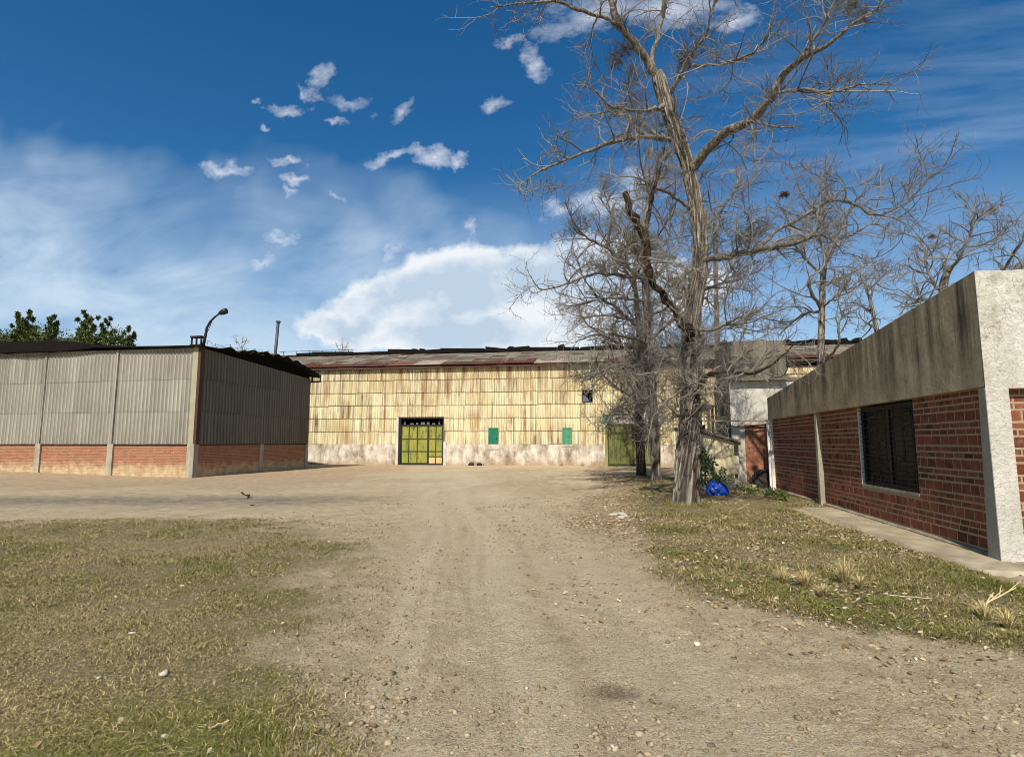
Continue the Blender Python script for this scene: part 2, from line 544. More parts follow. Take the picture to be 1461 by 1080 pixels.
def m_brickwall(name, a, b, mortar, lime=None, lime_top=0.8):
    """distant brickwork"""
    m = Mat(name, 0.9, 0.12)
    nt = m.nt
    sp = nd(nt, 'SeparateXYZ', {0: m.P})
    along = mth(nt, 'ADD', sp.outputs[0], sp.outputs[1])
    uv = nd(nt, 'CombineXYZ', {0: along, 1: sp.outputs[2], 2: 0.0}).outputs[0]
    wob = nd(nt, 'TexNoise', {'Vector': m.P, 'Scale': 2.0, 'Detail': 3.0}).outputs['Color']
    uv = nd(nt, 'VectorMath', {0: uv, 1: nd(nt, 'VectorMath', {0: wob, 'Scale': 0.03}, operation='SCALE').outputs[0]}, operation='ADD').outputs[0]
    br = nd(nt, 'TexBrick', {'Vector': uv, 'Color1': a, 'Color2': b, 'Mortar': mortar, 'Scale': 1.0, 'Mortar Size': 0.012,
                             'Mortar Smooth': 0.2, 'Brick Width': 0.27, 'Row Height': 0.078, 'Bias': 0.0})
    c = br.outputs['Color']
    n = noise(nt, m.P, 3.0, 6, 0.65)
    c = mix(nt, mth(nt, 'MULTIPLY', rmp(nt, n, 0.4, 0.75), 0.55), c, mix(nt, noise(nt, m.P, 11, 3), S(150, 110, 80), S(96, 60, 44)))
    if lime:
        n2 = noise(nt, mapv(nt, m.P, (1, 1, 2.0)), 1.8, 6, 0.65)
        f = rmp(nt, mth(nt, 'ADD', sp.outputs[2], mth(nt, 'MULTIPLY', mth(nt, 'SUBTRACT', n2, 0.5), 1.2)), lime_top - 0.25, lime_top + 0.2, 1, 0)
        f = mth(nt, 'MULTIPLY', f, rmp(nt, n, 0.3, 0.62, 0.95, 0.35))
        c = mix(nt, f, c, lime)
    m.col(c)
    h = mth(nt, 'SUBTRACT', mth(nt, 'MULTIPLY', noise(nt, m.P, 30, 4), 0.5), br.outputs['Fac'])
    m.bump(h, 0.8, 0.02)
    return m


SHEDBRICK = m_brickwall('shed_brick', S(172, 110, 80), S(146, 88, 64), S(176, 152, 120), S(212, 192, 148), 0.55)
PANELBRICK = m_brickwall('panel_brick', S(180, 112, 84), S(160, 98, 74), S(166, 138, 112))


def m_roof(name, cols, rowlen=1.7):
    m = Mat(name, 0.8, 0.2)
    nt = m.nt
    c = ramp(nt, m.rand, cols, 'CONSTANT')
    n = noise(nt, mapv(nt, m.P, (3, 0.6, 0.6)), 1.0, 6, 0.65)
    c = mix(nt, mth(nt, 'MULTIPLY', rmp(nt, n, 0.42, 0.7), 0.55), c, S(78, 62, 48))
    m.col(c)
    m.bump(noise(nt, m.P, 12, 4), 0.3, 0.02)
    return m


ROOF = m_roof('fibre_roof', [(0, S(122, 112, 96)), (0.3, S(134, 124, 106)), (0.6, S(110, 100, 86)), (0.85, S(140, 130, 110))])
EAVE = m_roof('rusted_eave', [(0, S(96, 58, 42)), (0.3, S(120, 80, 58)), (0.45, S(92, 54, 40)), (0.65, S(150, 140, 118)), (0.82, S(170, 150, 128)), (0.9, S(84, 50, 40))])
DARKROOF = m_flat('blackened_roof', S(24, 20, 18), 0.9, 0.1, 0.4, 3)
BLACK = m_flat('black_steel', S(26, 25, 26), 0.55, 0.4, 0.3, 10)
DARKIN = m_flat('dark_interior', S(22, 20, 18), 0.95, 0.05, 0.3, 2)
RUSTY = m_flat('rusty_steel', S(74, 52, 40), 0.75, 0.3, 0.4, 9)
GALV = m_flat('grey_steel', S(70, 70, 72), 0.5, 0.4, 0.25, 7)
PIPEY = m_flat('cream_pipe', S(200, 186, 140), 0.6, 0.3, 0.15, 5)
WHITEPIPE = m_flat('white_paint', S(218, 212, 200), 0.6, 0.3, 0.12, 5)
CABLE = m_flat('black_cable', S(28, 27, 26), 0.6, 0.3, 0.1, 5)


def m_paint(name, a, b, worn, amt=0.6):
    m = Mat(name, 0.6, 0.3)
    nt = m.nt
    n = noise(nt, mapv(nt, m.P, (1, 1, 0.5)), 1.6, 5, 0.6)
    c = mix(nt, rmp(nt, n, 0.35, 0.65), a, b)
    n2 = noise(nt, mapv(nt, m.P, (5, 5, 1.3)), 1.0, 7, 0.7)
    c = mix(nt, mth(nt, 'MULTIPLY', rmp(nt, n2, 0.50, 0.64), amt), c, worn)
    m.col(c)
    m.bump(n2, 0.3, 0.01)
    return m


DOORGREEN = m_paint('yellow_green_paint', S(156, 148, 62), S(126, 132, 62), S(66, 78, 44), 0.95)
DOORRAW = m_paint('bare_door_board', S(216, 190, 140), S(206, 168, 112), S(190, 130, 80), 0.5)
TEAL = m_paint('teal_paint', S(18, 118, 86), S(26, 104, 78), S(14, 70, 54), 0.5)
TEAL2 = m_paint('faded_teal_paint', S(78, 148, 112), S(70, 130, 100), S(40, 92, 72), 0.5)
GATEGREEN = m_paint('olive_gate_paint', S(108, 108, 52), S(90, 94, 46), S(48, 56, 28), 0.85)


def m_bark(name, light, mid, dark, zs=0.16, sc=9.0):
    m = Mat(name, 0.95, 0.08)
    nt = m.nt
    wob = nd(nt, 'TexNoise', {'Vector': m.P, 'Scale': 2.2, 'Detail': 4.0}).outputs['Color']
    pv = nd(nt, 'VectorMath', {0: m.P, 1: nd(nt, 'VectorMath', {0: wob, 'Scale': 0.22}, operation='SCALE').outputs[0]}, operation='ADD').outputs[0]
    pv = mapv(nt, pv, (1, 1, zs))
    n = noise(nt, pv, sc, 7, 0.68)
    n2 = noise(nt, m.P, 1.3, 4)
    c = ramp(nt, n, [(0.30, dark), (0.47, mid), (0.62, light)])
    c = mix(nt, mth(nt, 'MULTIPLY', rmp(nt, n2, 0.4, 0.7), 0.4), c, mid)
    c = mix(nt, mth(nt, 'MULTIPLY', rmp(nt, noise(nt, m.P, 0.9, 3), 0.55, 0.75), 0.3), c, S(96, 92, 60))
    fu = nd(nt, 'SeparateColor', {0: nd(nt, 'Attribute', attribute_name='furrow').outputs['Color']}).outputs[0]
    c = mix(nt, mth(nt, 'MULTIPLY', fu, 0.92), c, dark)
    m.col(c)
    m.bump(n, 0.9, 0.06)
    return m


BARK = m_bark('grey_bark', S(182, 172, 156), S(132, 121, 107), S(52, 46, 40))
BARK2 = m_bark('brown_bark', S(150, 134, 112), S(98, 82, 66), S(36, 29, 24))
LIMB = m_bark('limb_bark', S(160, 152, 139), S(108, 100, 89), S(48, 43, 38), 0.5, 12)
DARKLIMB = m_bark('dark_limb_bark', S(88, 76, 62), S(52, 43, 35), S(22, 18, 15), 0.5, 10)


def m_twig(name, a, b):
    m = Mat(name, 0.9, 0.1)
    m.col(mix(m.nt, m.rand, a, b))
    return m


TWIG = m_twig('twig_bark', S(92, 86, 78), S(152, 144, 132))
TWIGD = m_twig('brown_twigs', S(84, 72, 60), S(128, 114, 98))
MOSS = m_twig('air_plant_strands', S(66, 62, 42), S(118, 112, 86))
NEST = m_twig('dead_nest_twigs', S(92, 66, 50), S(130, 100, 78))


def m_vcol(name, rough=0.9, spec=0.1, trans=0.0, attr='Col'):
    m = Mat(name, rough, spec)
    a = nd(m.nt, 'Attribute', attribute_name=attr)
    m.col(a.outputs['Color'])
    return m


GRASSM = m_vcol('dry_grass', 0.85, 0.15)
LEAFM = m_vcol('dead_leaves', 0.85, 0.15)
STONEM = m_vcol('stones', 0.95, 0.1)
FOLI = m_vcol('leaf_green', 0.6, 0.3)
CONIF = m_vcol('needles', 0.8, 0.15)
SACK = m_flat('blue_plastic', S(18, 66, 160), 0.35, 0.5, 0.3, 5)
HEAPM = m_flat('dark_lumps', S(44, 38, 34), 0.7, 0.3, 0.5, 9)
RUBBLEM = m_flat('white_rubble', S(176, 166, 148), 0.9, 0.1, 0.12, 9)


# ------------------------------------------------------------------ ground
def verge_left(y):
    return np.interp(y, [4.8, 5.2, 5.7, 6.2, 6.7, 9.1, 14.5, 20, 24, 30, 40], [4.2, 3.4, 2.2, 1.35, 0.92, 0.62, 0.82, 1.25, 1.5, 1.2, 0.8])


def m_lawn(x, y):
    n = fbm(x * 0.9, y * 0.9, 3, 4) - 0.5
    n2 = fbm(x * 4, y * 4, 31, 3) - 0.5
    xr = np.interp(y, [2, 3.1, 4.5, 6.2, 8.5, 11.3, 14], [-1.35, -1.6, -2.25, -3.1, -4.3, -6.0, -7.4])
    yt = np.interp(x, [-40, -13, -9, -6, -4], [9.4, 10.8, 11.6, 11.6, 10.3])
    k_ = np.clip(y / 8, 0.45, 1.3)
    a = sst(-1.0 * k_, 1.1 * k_, xr - x + (n * 2.4 + n2 * 1.4) * k_)
    b = sst(-0.7, 0.9, yt - y + n * 2.6 + n2 * 1.2)
    return np.minimum(a, b)


def m_verge(x, y):
    n = fbm(x * 1.3, y * 1.3, 5, 4) - 0.5
    n2 = fbm(x * 5, y * 5, 51, 3) - 0.5
    a = sst(-0.12, 0.45, x - verge_left(y) + n * 0.7 + n2 * 0.5)
    edge = np.where(y < 15.6, 4.92, 6.2)
    b = sst(-0.05, 0.12, edge - x + n2 * 0.25)
    c = sst(-0.3, 0.3, y - np.interp(x, [3.4, 5, 8], [5.0, 4.6, 4.2]) + n * 0.6)
    d = sst(0, 4, 31 - y + n * 6)
    front = sst(0.1, 0.6, 7.55 - y)             # in front of the building the strip runs on to the east
    b = np.maximum(b, front * sst(0, 1.2, 7.3 - x + n * 2) * 0.6)
    return a * b * c * d


def track_x(y):
    return np.interp(y, [0, 3, 5, 8, 12, 20, 38], [-0.55, -0.75, -1.0, -1.7, -2.8, -5.3, -11.5])


def gz(x, y):
    """height of the ground"""
    z = 0.05 * (fbm(x * 0.12, y * 0.12, 11, 3) - 0.5) + 0.035 * (fbm(x * 0.6, y * 0.6, 12, 3) - 0.5)
    z = z + 0.26 * sst(-20, -36, x) * sst(16, 27, y)
    z = z + 0.05 * m_verge(x, y) + 0.025 * m_lawn(x, y)
    tx = track_x(y) + 0.12 * np.sin(y * 0.7)
    dirt = (1 - m_lawn(x, y)) * (1 - m_verge(x, y))
    for off, w, d in ((-0.75, 0.11, 0.03), (-0.5, 0.05, 0.02), (-0.36, 0.035, 0.02), (0.0, 0.035, 0.018), (0.14, 0.05, 0.02), (0.3, 0.07, 0.024), (0.85, 0.10, 0.028), (1.5, 0.2, 0.022)):
        o = x - (tx + off + 0.08 * np.sin(y * 0.45 + off * 5))
        z = z - 1.0 * d * dirt * np.exp(-(o / w) ** 2) * sst(22, 4, y)
    near = sst(30, 6, np.hypot(x, y))
    rough = 0.5 + 1.3 * sst(0.4, 0.65, fbm(x * 0.5, y * 0.5, 77, 3))
    z = z + near * dirt * rough * (0.030 * (fbm(x * 5, y * 5, 21, 3) - 0.5) + 0.022 * (fbm(x * 16, y * 16, 22, 2) - 0.5))
    z = z - 0.03 * np.exp(-(((x - 0.1) / 0.16) ** 2 + ((y - 4.2) / 0.16) ** 2))
    return z


def build_ground():
    ys = [1.0]
    while ys[-1] < 46:
        ys.append(ys[-1] + max(0.018, 0.0045 * ys[-1] + 0.00055 * ys[-1] ** 2))
    ys = np.concatenate([[-300, -120, -50, -20, -8, -3, 0, 0.5], ys, [50, 56, 70, 100, 180, 500]])
    xp = [0.0]
    while xp[-1] < 45:
        xp.append(xp[-1] + 0.035 + 0.018 * max(0, xp[-1] - 3.0))
    xp = np.array(xp)
    xs = np.concatenate([[-500, -200, -100, -70], -xp[:0:-1], xp, [70, 100, 200, 500]])
    X, Y = np.meshgrid(xs, ys)
    Z = gz(X, Y)
    V = np.stack([X, Y, Z], -1).reshape(-1, 3)
    a, b = X.shape
    i, j = np.meshgrid(np.arange(a - 1), np.arange(b - 1), indexing='ij')
    F = np.stack([i * b + j, i * b + j + 1, (i + 1) * b + j + 1, (i + 1) * b + j], -1).reshape(-1, 4)
    lawn, verge = m_lawn(X, Y), m_verge(X, Y)
    # bands of different soil: reddish earth by the shed, dark gravel in front of it, leaf mould beside the verge
    n = fbm(X * 0.35, Y * 0.35, 61, 4) - 0.5
    red = sst(0.0, 2.5, Y - 17.5 + n * 6) * sst(0, 4, -9 - X + n * 6) * 0.9
    red = np.maximum(red, 0.6 * sst(0.12, 0.3, fbm(X * 0.4, Y * 0.2, 64, 3) - 0.42) * sst(16, 24, Y))
    dark = np.exp(-((Y - 15.0 - 0.10 * (X + 14) + n * 2.5) / 1.5) ** 2) * sst(-5, -10, X + n * 4)
    litter = sst(0.0, 0.7, X - verge_left(Y) + 1.5 + n * 1.4) * sst(7.5, 12, Y + n * 5) * (X < 7)
    spot = np.exp(-((((X - 0.13) / 0.17) ** 2 + ((Y - 4.2 - (X - 0.13) * -0.3) / 0.13) ** 2)) ** 2)
    spot = np.maximum(spot, 0.5 * np.exp(-(((X - 0.45) / 0.16) ** 2 + ((Y - 4.0) / 0.1) ** 2)))
    m1 = np.stack([np.maximum(lawn, verge), red, dark], -1).reshape(-1, 3)
    trk = np.zeros_like(X)
    tx = track_x(Y) + 0.12 * np.sin(Y * 0.7)
    for off, w in ((-0.62, 0.30), (0.35, 0.34), (1.5, 0.5)):
        trk = np.maximum(trk, np.exp(-((X - tx - off) / (w * (1 + Y * 0.02))) ** 2))
    m2 = np.stack([litter * (X < 5), spot, trk], -1).reshape(-1, 3)

    rut = np.zeros_like(X)
    for off, w in ((-0.75, 0.09), (-0.5, 0.05), (-0.36, 0.04), (0.0, 0.04), (0.14, 0.05), (0.3, 0.06), (0.85, 0.08), (1.5, 0.14)):
        o_ = X - (tx + off + 0.08 * np.sin(Y * 0.45 + off * 5))
        rut = np.maximum(rut, np.exp(-(o_ / (w * (1 + 0.05 * Y))) ** 2) * sst(0.3, 0.6, fbm(X * 1.5 + off * 7, Y * 0.5, 66, 3)))
    rut = (rut * (1 - lawn) * (1 - verge)).reshape(-1, 1).repeat(3, 1)
    m = Mat('yard_earth', 0.95, 0.1)
    nt = m.nt
    A = nd(nt, 'SeparateColor', {0: nd(nt, 'Attribute', attribute_name='soil').outputs['Color']})
    B = nd(nt, 'SeparateColor', {0: nd(nt, 'Attribute', attribute_name='wear').outputs['Color']})
    n1 = noise(nt, m.P, 0.35, 5, 0.6)
    n2 = noise(nt, m.P, 2.6, 6, 0.65)
    n3 = noise(nt, m.P, 26, 5, 0.7)
    n4 = noise(nt, m.P, 110, 3, 0.7)
    n5 = noise(nt, m.P, 55, 4, 0.75)
    c = mix(nt, rmp(nt, n1, 0.35, 0.65), S(222, 200, 160), S(205, 182, 142))
    c = mix(nt, mth(nt, 'MULTIPLY', rmp(nt, n2, 0.42, 0.64), 0.7), c, S(168, 145, 110))  # darker soil patches, also standing in for small shadows among the stones
    c = mix(nt, mth(nt, 'MULTIPLY', B.outputs[2], 0.7), c, S(226, 206, 168))
    c = mix(nt, mth(nt, 'MULTIPLY', A.outputs[1], rmp(nt, n2, 0.3, 0.65, 0.3, 0.85)), c, S(172, 136, 104))
    c = mix(nt, mth(nt, 'MULTIPLY', A.outputs[2], rmp(nt, n2, 0.3, 0.6, 0.45, 1.0)), c, S(112, 102, 88))
    c = mix(nt, mth(nt, 'MULTIPLY', B.outputs[0], rmp(nt, n2, 0.3, 0.6, 0.25, 0.75)), c, S(148, 122, 88))
    sc = mix(nt, rmp(nt, n2, 0.35, 0.65), S(104, 90, 58), S(136, 118, 80))
    c = mix(nt, mth(nt, 'MULTIPLY', A.outputs[0], 0.85), c, sc)
    c = mix(nt, mth(nt, 'MULTIPLY', B.outputs[1], 0.8), c, S(104, 80, 56))
    C_ = nd(nt, 'SeparateColor', {0: nd(nt, 'Attribute', attribute_name='ruts').outputs['Color']})
    c = mix(nt, mth(nt, 'MULTIPLY', C_.outputs[0], 0.2), c, S(150, 126, 92))
    c = mix(nt, rmp(nt, n3, 0.53, 0.68, 0.0, 0.6), c, S(222, 208, 178))
    c = mix(nt, rmp(nt, n3, 0.46, 0.33, 0.0, 0.65), c, S(120, 101, 76))
    c = mix(nt, rmp(nt, n5, 0.53, 0.66, 0.0, 0.6), c, S(232, 220, 192))
    c = mix(nt, rmp(nt, n5, 0.46, 0.34, 0.0, 0.65), c, S(112, 94, 70))
    c = mix(nt, rmp(nt, n4, 0.55, 0.68, 0.0, 0.5), c, S(232, 220, 194))
    c = mix(nt, rmp(nt, n4, 0.45, 0.32, 0.0, 0.5), c, S(108, 91, 68))
    m.col(c)
    vo = nd(nt, 'TexVoronoi', {'Vector': m.P, 'Scale': 42.0, 'Randomness': 1.0}).outputs['Distance']
    h = mth(nt, 'ADD', mth(nt, 'MULTIPLY', n3, 1.6), mth(nt, 'ADD', mth(nt, 'ADD', n4, n5), mth(nt, 'MULTIPLY', vo, -0.6)))
    m.bump(h, 1.0, 0.02)
    g = raw('ground', V, F, m, None, {'soil': m1, 'wear': m2, 'ruts': rut}, True)
    tag(g, 'bare dirt yard with worn wheel tracks', None, None, 'structure')


build_ground()


def grass_patch(name, label, mask, xr, yr, n, hmin, hmax, greens, seed):
    """short dry turf: bent blades, two segments each"""
    r = np.random.default_rng(seed)
    # candidates uniform in direction from the near edge, so near turf is dense and far turf sparser
    t = r.random(n)
    y = yr[0] * (yr[1] / yr[0]) ** t
    x = y * (xr[0] + (xr[1] - xr[0]) * r.random(n))
    d = np.hypot(x, y)
    keep = r.random(n) < mask(x, y) ** 1.3 * np.clip(0.30 + 1.7 * (fbm(x * 2.6, y * 2.6, seed + 1, 4) - 0.2), 0, 1)
    x, y, d = x[keep], y[keep], d[keep]
    k = len(x)
    s = 0.65 + 0.085 * d
    hh = (hmin + (hmax - hmin) * r.random(k) ** 1.8) * (0.6 + 0.95 * sst(0.25, 0.75, fbm(x * 1.6, y * 1.6, seed + 2, 4))) * (0.85 + 0.02 * d)
    w = 0.0024 * s * (0.6 + 0.9 * r.random(k))
    a = r.random(k) * 2 * math.pi
    ln = hh * (0.6 + 2.6 * r.random(k))
    dx, dy = np.cos(a), np.sin(a)
    z = gz(x, y) - 0.004
    p0 = np.stack([x, y, z], -1)
    p1 = p0 + np.stack([dx * ln * 0.4, dy * ln * 0.4, hh * 0.8], -1)
    p2 = p0 + np.stack([dx * ln, dy * ln, hh * (0.55 + 0.6 * r.random(k))], -1)
    sd = np.stack([-dy, dx, np.zeros(k)], -1) * w[:, None]
    V = np.stack([p0 - sd, p0 + sd, p1 + sd * 0.8, p1 - sd * 0.8, p2 + sd * 0.25, p2 - sd * 0.25], 1).reshape(-1, 3)
    b = np.arange(k)[:, None] * 6
    F = np.concatenate([b + [[0, 1, 2, 3]], b + [[3, 2, 4, 5]]], 0)
    gp = np.clip((fbm(x * 0.8, y * 0.8, seed + 3, 4) - 0.5) * 1.8 + greens, 0, 1)
    g = (r.random(k) < gp)[:, None]
    straw = np.array(S(192, 174, 124)[:3]) * (0.5 + 0.75 * r.random((k, 1)))
    straw2 = np.array(S(132, 114, 74)[:3]) * (0.6 + 0.6 * r.random((k, 1)))
    straw = np.where(r.random((k, 1)) < 0.5, straw, straw2)
    green = np.array(S(112, 112, 52)[:3]) * (0.55 + 0.8 * r.random((k, 1)))
    C = np.repeat(np.where(g, green, straw), 6, 0)
    o = raw(name, V, F, GRASSM, None, {'Col': C})
    tag(o, label, None, None, 'stuff')


grass_patch('lawn_grass', 'short half dry grass covering the ground at the left', m_lawn, (-2.0, 0.2), (1.7, 14), 1000000, 0.008, 0.028, 0.34, 101)
grass_patch('verge_grass', 'short yellow green grass on the verge under the trees', m_verge, (0.0, 1.5), (3.4, 30), 620000, 0.012, 0.042, 0.58, 202)


def flakes(name, label, x, y, size, cols, seed, mat, lift=0.012):
    """curled dead leaves lying about"""
    r = np.random.default_rng(seed)
    k = len(x)
    a = r.random(k) * 2 * math.pi
    s = size * (0.5 + 0.9 * r.random(k))
    cu = s * (0.15 + 0.5 * r.random(k))
    u = np.stack([np.cos(a), np.sin(a), (r.random(k) - 0.5) * 0.8], -1)
    v = np.stack([-np.sin(a), np.cos(a), (r.random(k) - 0.5) * 0.8], -1)
    c = np.stack([x, y, gz(x, y) + lift * (0.3 + r.random(k))], -1)
    up = np.zeros((k, 3))
    up[:, 2] = cu
    s = s[:, None]
    V = np.stack([c - u * s, c - u * s * 0.3 - v * s * 0.55 + up * 0.5, c + u * s * 0.5 - v * s * 0.4 + up * 0.6, c + u * s + up * 0.3,
                  c + u * s * 0.45 + v * s * 0.5 + up, c - u * s * 0.35 + v * s * 0.5 + up * 0.8], 1).reshape(-1, 3)
    b = np.arange(k)[:, None] * 6
    F = np.concatenate([b + [[0, 1, 2, 3]], b + [[3, 4, 5, 0]]], 0)
    cols = np.array([S(*q)[:3] for q in cols])
    C = np.repeat(cols[r.integers(0, len(cols), k)] * (0.75 + 0.5 * r.random((k, 1))), 6, 0)
    o = raw(name, V, F, mat, None, {'Col': C})
    return tag(o, label, None, None, 'stuff')


def scatter(n, xr, yr, fn, seed):
    r = np.random.default_rng(seed)
    y = yr[0] * (yr[1] / yr[0]) ** r.random(n)
    x = xr[0] + (xr[1] - xr[0]) * r.random(n)
    k = r.random(n) < fn(x, y)
    return x[k], y[k]


LCOL = [(190, 170, 130), (176, 152, 112), (150, 122, 86), (206, 190, 154), (128, 100, 70), (168, 146, 110)]


def f_verge(x, y):
    return m_verge(x, y) * np.clip(0.1 + 2.6 * (fbm(x * 0.6, y * 0.6, 91, 3) - 0.36), 0.1, 1) * np.clip(y / 14, 0.45, 1)


def f_strip(x, y):
    n = fbm(x * 0.5, y * 0.5, 92, 3) - 0.5
    return sst(-1.6, -0.1, x - verge_left(y) + n * 1.5) * sst(0.5, -0.1, x - verge_left(y)) * sst(9, 14, y + n * 5) * 0.9


x1, y1 = scatter(34000, (0.4, 6.3), (4.6, 29), f_verge, 301)
x2, y2 = scatter(30000, (-2.5, 2.5), (8, 36), f_strip, 302)
x3, y3 = scatter(1800, (-14, 0), (2.6, 13), lambda x, y: m_lawn(x, y) * np.clip(3 * (fbm(x * .7, y * .7, 95, 3) - .42), 0.05, 1) * 0.8, 303)
_bits = np.random.default_rng(78)
x4, y4 = [], []
for (px, py, n_, sx, sy) in ((812, 738, 260, .7, .5), (850, 745, 200, .5, .4), (838, 850, 60, .25, .5), (790, 835, 30, .3, .4), (770, 712, 120, 1.0, .8), (860, 770, 90, .35, .8), (1010, 865, 40, .4, .2), (1120, 895, 30, .4, .15), (1300, 935, 50, .5, .15), (430, 740, 160, 1.0, .5)):
    r_ = ray(px, py)
    p_ = r_ * (CAMZ / -r_[2])
    x4.append(p_[0] + _bits.normal(size=n_) * sx)
    y4.append(p_[1] + _bits.normal(size=n_) * sy)
x4, y4 = np.concatenate(x4), np.concatenate(y4)
flakes('fallen_leaves', 'dead leaves scattered over the grass and along the verge', np.concatenate([x1, x2, x3, x4]), np.concatenate([y1, y2, y3, y4]), 0.025, LCOL, 304, LEAFM)


def stone_mesh(n, x, y, s, cols, seed):
    """n small angular stones as one mesh"""
    r = np.random.default_rng(seed)
    t = (1 + 5 ** 0.5) / 2
    iv = np.array([(-1, t, 0), (1, t, 0), (-1, -t, 0), (1, -t, 0), (0, -1, t), (0, 1, t), (0, -1, -t), (0, 1, -t), (t, 0, -1), (t, 0, 1), (-t, 0, -1), (-t, 0, 1)]) / 1.9
    fc = np.array([(0, 11, 5), (0, 5, 1), (0, 1, 7), (0, 7, 10), (0, 10, 11), (1, 5, 9), (5, 11, 4), (11, 10, 2), (10, 7, 6), (7, 1, 8),
                   (3, 9, 4), (3, 4, 2), (3, 2, 6), (3, 6, 8), (3, 8, 9), (4, 9, 5), (2, 4, 11), (6, 2, 10), (8, 6, 7), (9, 8, 1)])
    V = iv[None] * (0.55 + 0.9 * r.random((n, 12, 1)))
    V = V * (np.stack([0.8 + 0.6 * r.random(n), 0.7 + 0.5 * r.random(n), 0.45 + 0.35 * r.random(n)], -1))[:, None, :]
    a = r.random(n) * 6.28
    ca, sa = np.cos(a)[:, None], np.sin(a)[:, None]
    V = np.stack([V[..., 0] * ca - V[..., 1] * sa, V[..., 0] * sa + V[..., 1] * ca, V[..., 2]], -1) * s[:, None, None]
    V = V + np.stack([x, y, gz(x, y) + s * 0.2], -1)[:, None, :]
    F = (np.arange(n)[:, None, None] * 12 + fc[None]).reshape(-1, 3)
    C = np.array([S(*q)[:3] for q in cols])[r.integers(0, len(cols), n)] * (0.75 + 0.45 * r.random((n, 1)))
    return V.reshape(-1, 3), F, np.repeat(C, 12, 0)


def f_dirt(x, y):
    d = (1 - m_lawn(x, y)) * (1 - m_verge(x, y)) * (1 - 0.75 * np.exp(-((x - track_x(y)) / 0.9) ** 2))
    return d * np.clip(3.5 * (fbm(x * 0.9, y * 0.9, 78, 3) - 0.40), 0.05, 0.7)


xg, yg = scatter(150000, (-6, 7), (2.2, 16), f_dirt, 401)
sz = (0.0032 + 0.017 * np.random.default_rng(5).random(len(xg)) ** 7) * (0.8 + 0.05 * yg)
_cl = np.random.default_rng(77)
for (px, py, n_, sg) in ((520, 960, 150, .22), (565, 1000, 170, .22), (480, 1040, 120, .2), (640, 1010, 90, .25), (1300, 990, 140, .3), (1150, 1030, 160, .3), (745, 1010, 80, .2), (950, 1040, 170, .3), (1400, 1000, 120, .3), (500, 900, 60, .2), (850, 1060, 120, .25)):
    r_ = ray(px, py)
    p_ = r_ * (CAMZ / -r_[2])
    xg = np.concatenate([xg, p_[0] + _cl.normal(size=n_) * sg])
    yg = np.concatenate([yg, p_[1] + _cl.normal(size=n_) * sg])
    sz = np.concatenate([sz, 0.005 + 0.019 * _cl.random(n_) ** 3.2])
V_, F_, C_ = stone_mesh(len(xg), xg, yg, sz, [(152, 136, 106), (138, 121, 93), (160, 144, 114), (124, 108, 84), (146, 129, 100), (168, 153, 124)], 402)
tag(raw('gravel', V_, F_, STONEM, None, {'Col': C_}), 'loose gravel strewn over the dirt track', None, None, 'stuff')

# a few stones large enough to point at
for (px, py, s, lab) in ((995, 917, 0.030, 'white pebble alone on the smooth dirt right of the middle'), (874, 1060, 0.016, 'small round white pebble below the dark damp patch'),
                         (752, 983, 0.016, 'small white pebble left of the dark damp patch'), (233, 970, 0.04, 'pale crumpled lump lying in the left grass, larger than the rest'),
                         (189, 911, 0.03, 'pale lump in the left grass, farthest of those lying there'), (234, 1060, 0.024, 'white chip in the left grass nearest the bottom edge'),
                         (140, 976, 0.022, 'small pale lump in the left grass beside a dark hollow'), (562, 918, 0.035, 'grey brown stone at the edge of the wheel track'),
                         (655, 885, 0.03, 'brown stone lying on the wheel track'), (1415, 858, 0.03, 'pale chip beside the dry sticks on the right verge')):
    r_ = ray(px, py)
    p = r_ * (CAMZ / -r_[2])
    V_, F_, C_ = stone_mesh(1, np.zeros(1), np.zeros(1), np.array([s]), [(200, 190, 166)] if 'brown' not in lab else [(150, 132, 104)], px)
    V_[:, 2] -= gz(np.zeros(1), np.zeros(1))[0]
    o = raw('stone', V_, F_, STONEM, None, {'Col': C_})
    o.location = (p[0], p[1], float(gz(np.array([p[0]]), np.array([p[1]]))[0]) + 0.006)
    tag(o, lab, 'stone', 'loose stones and chips on the ground')


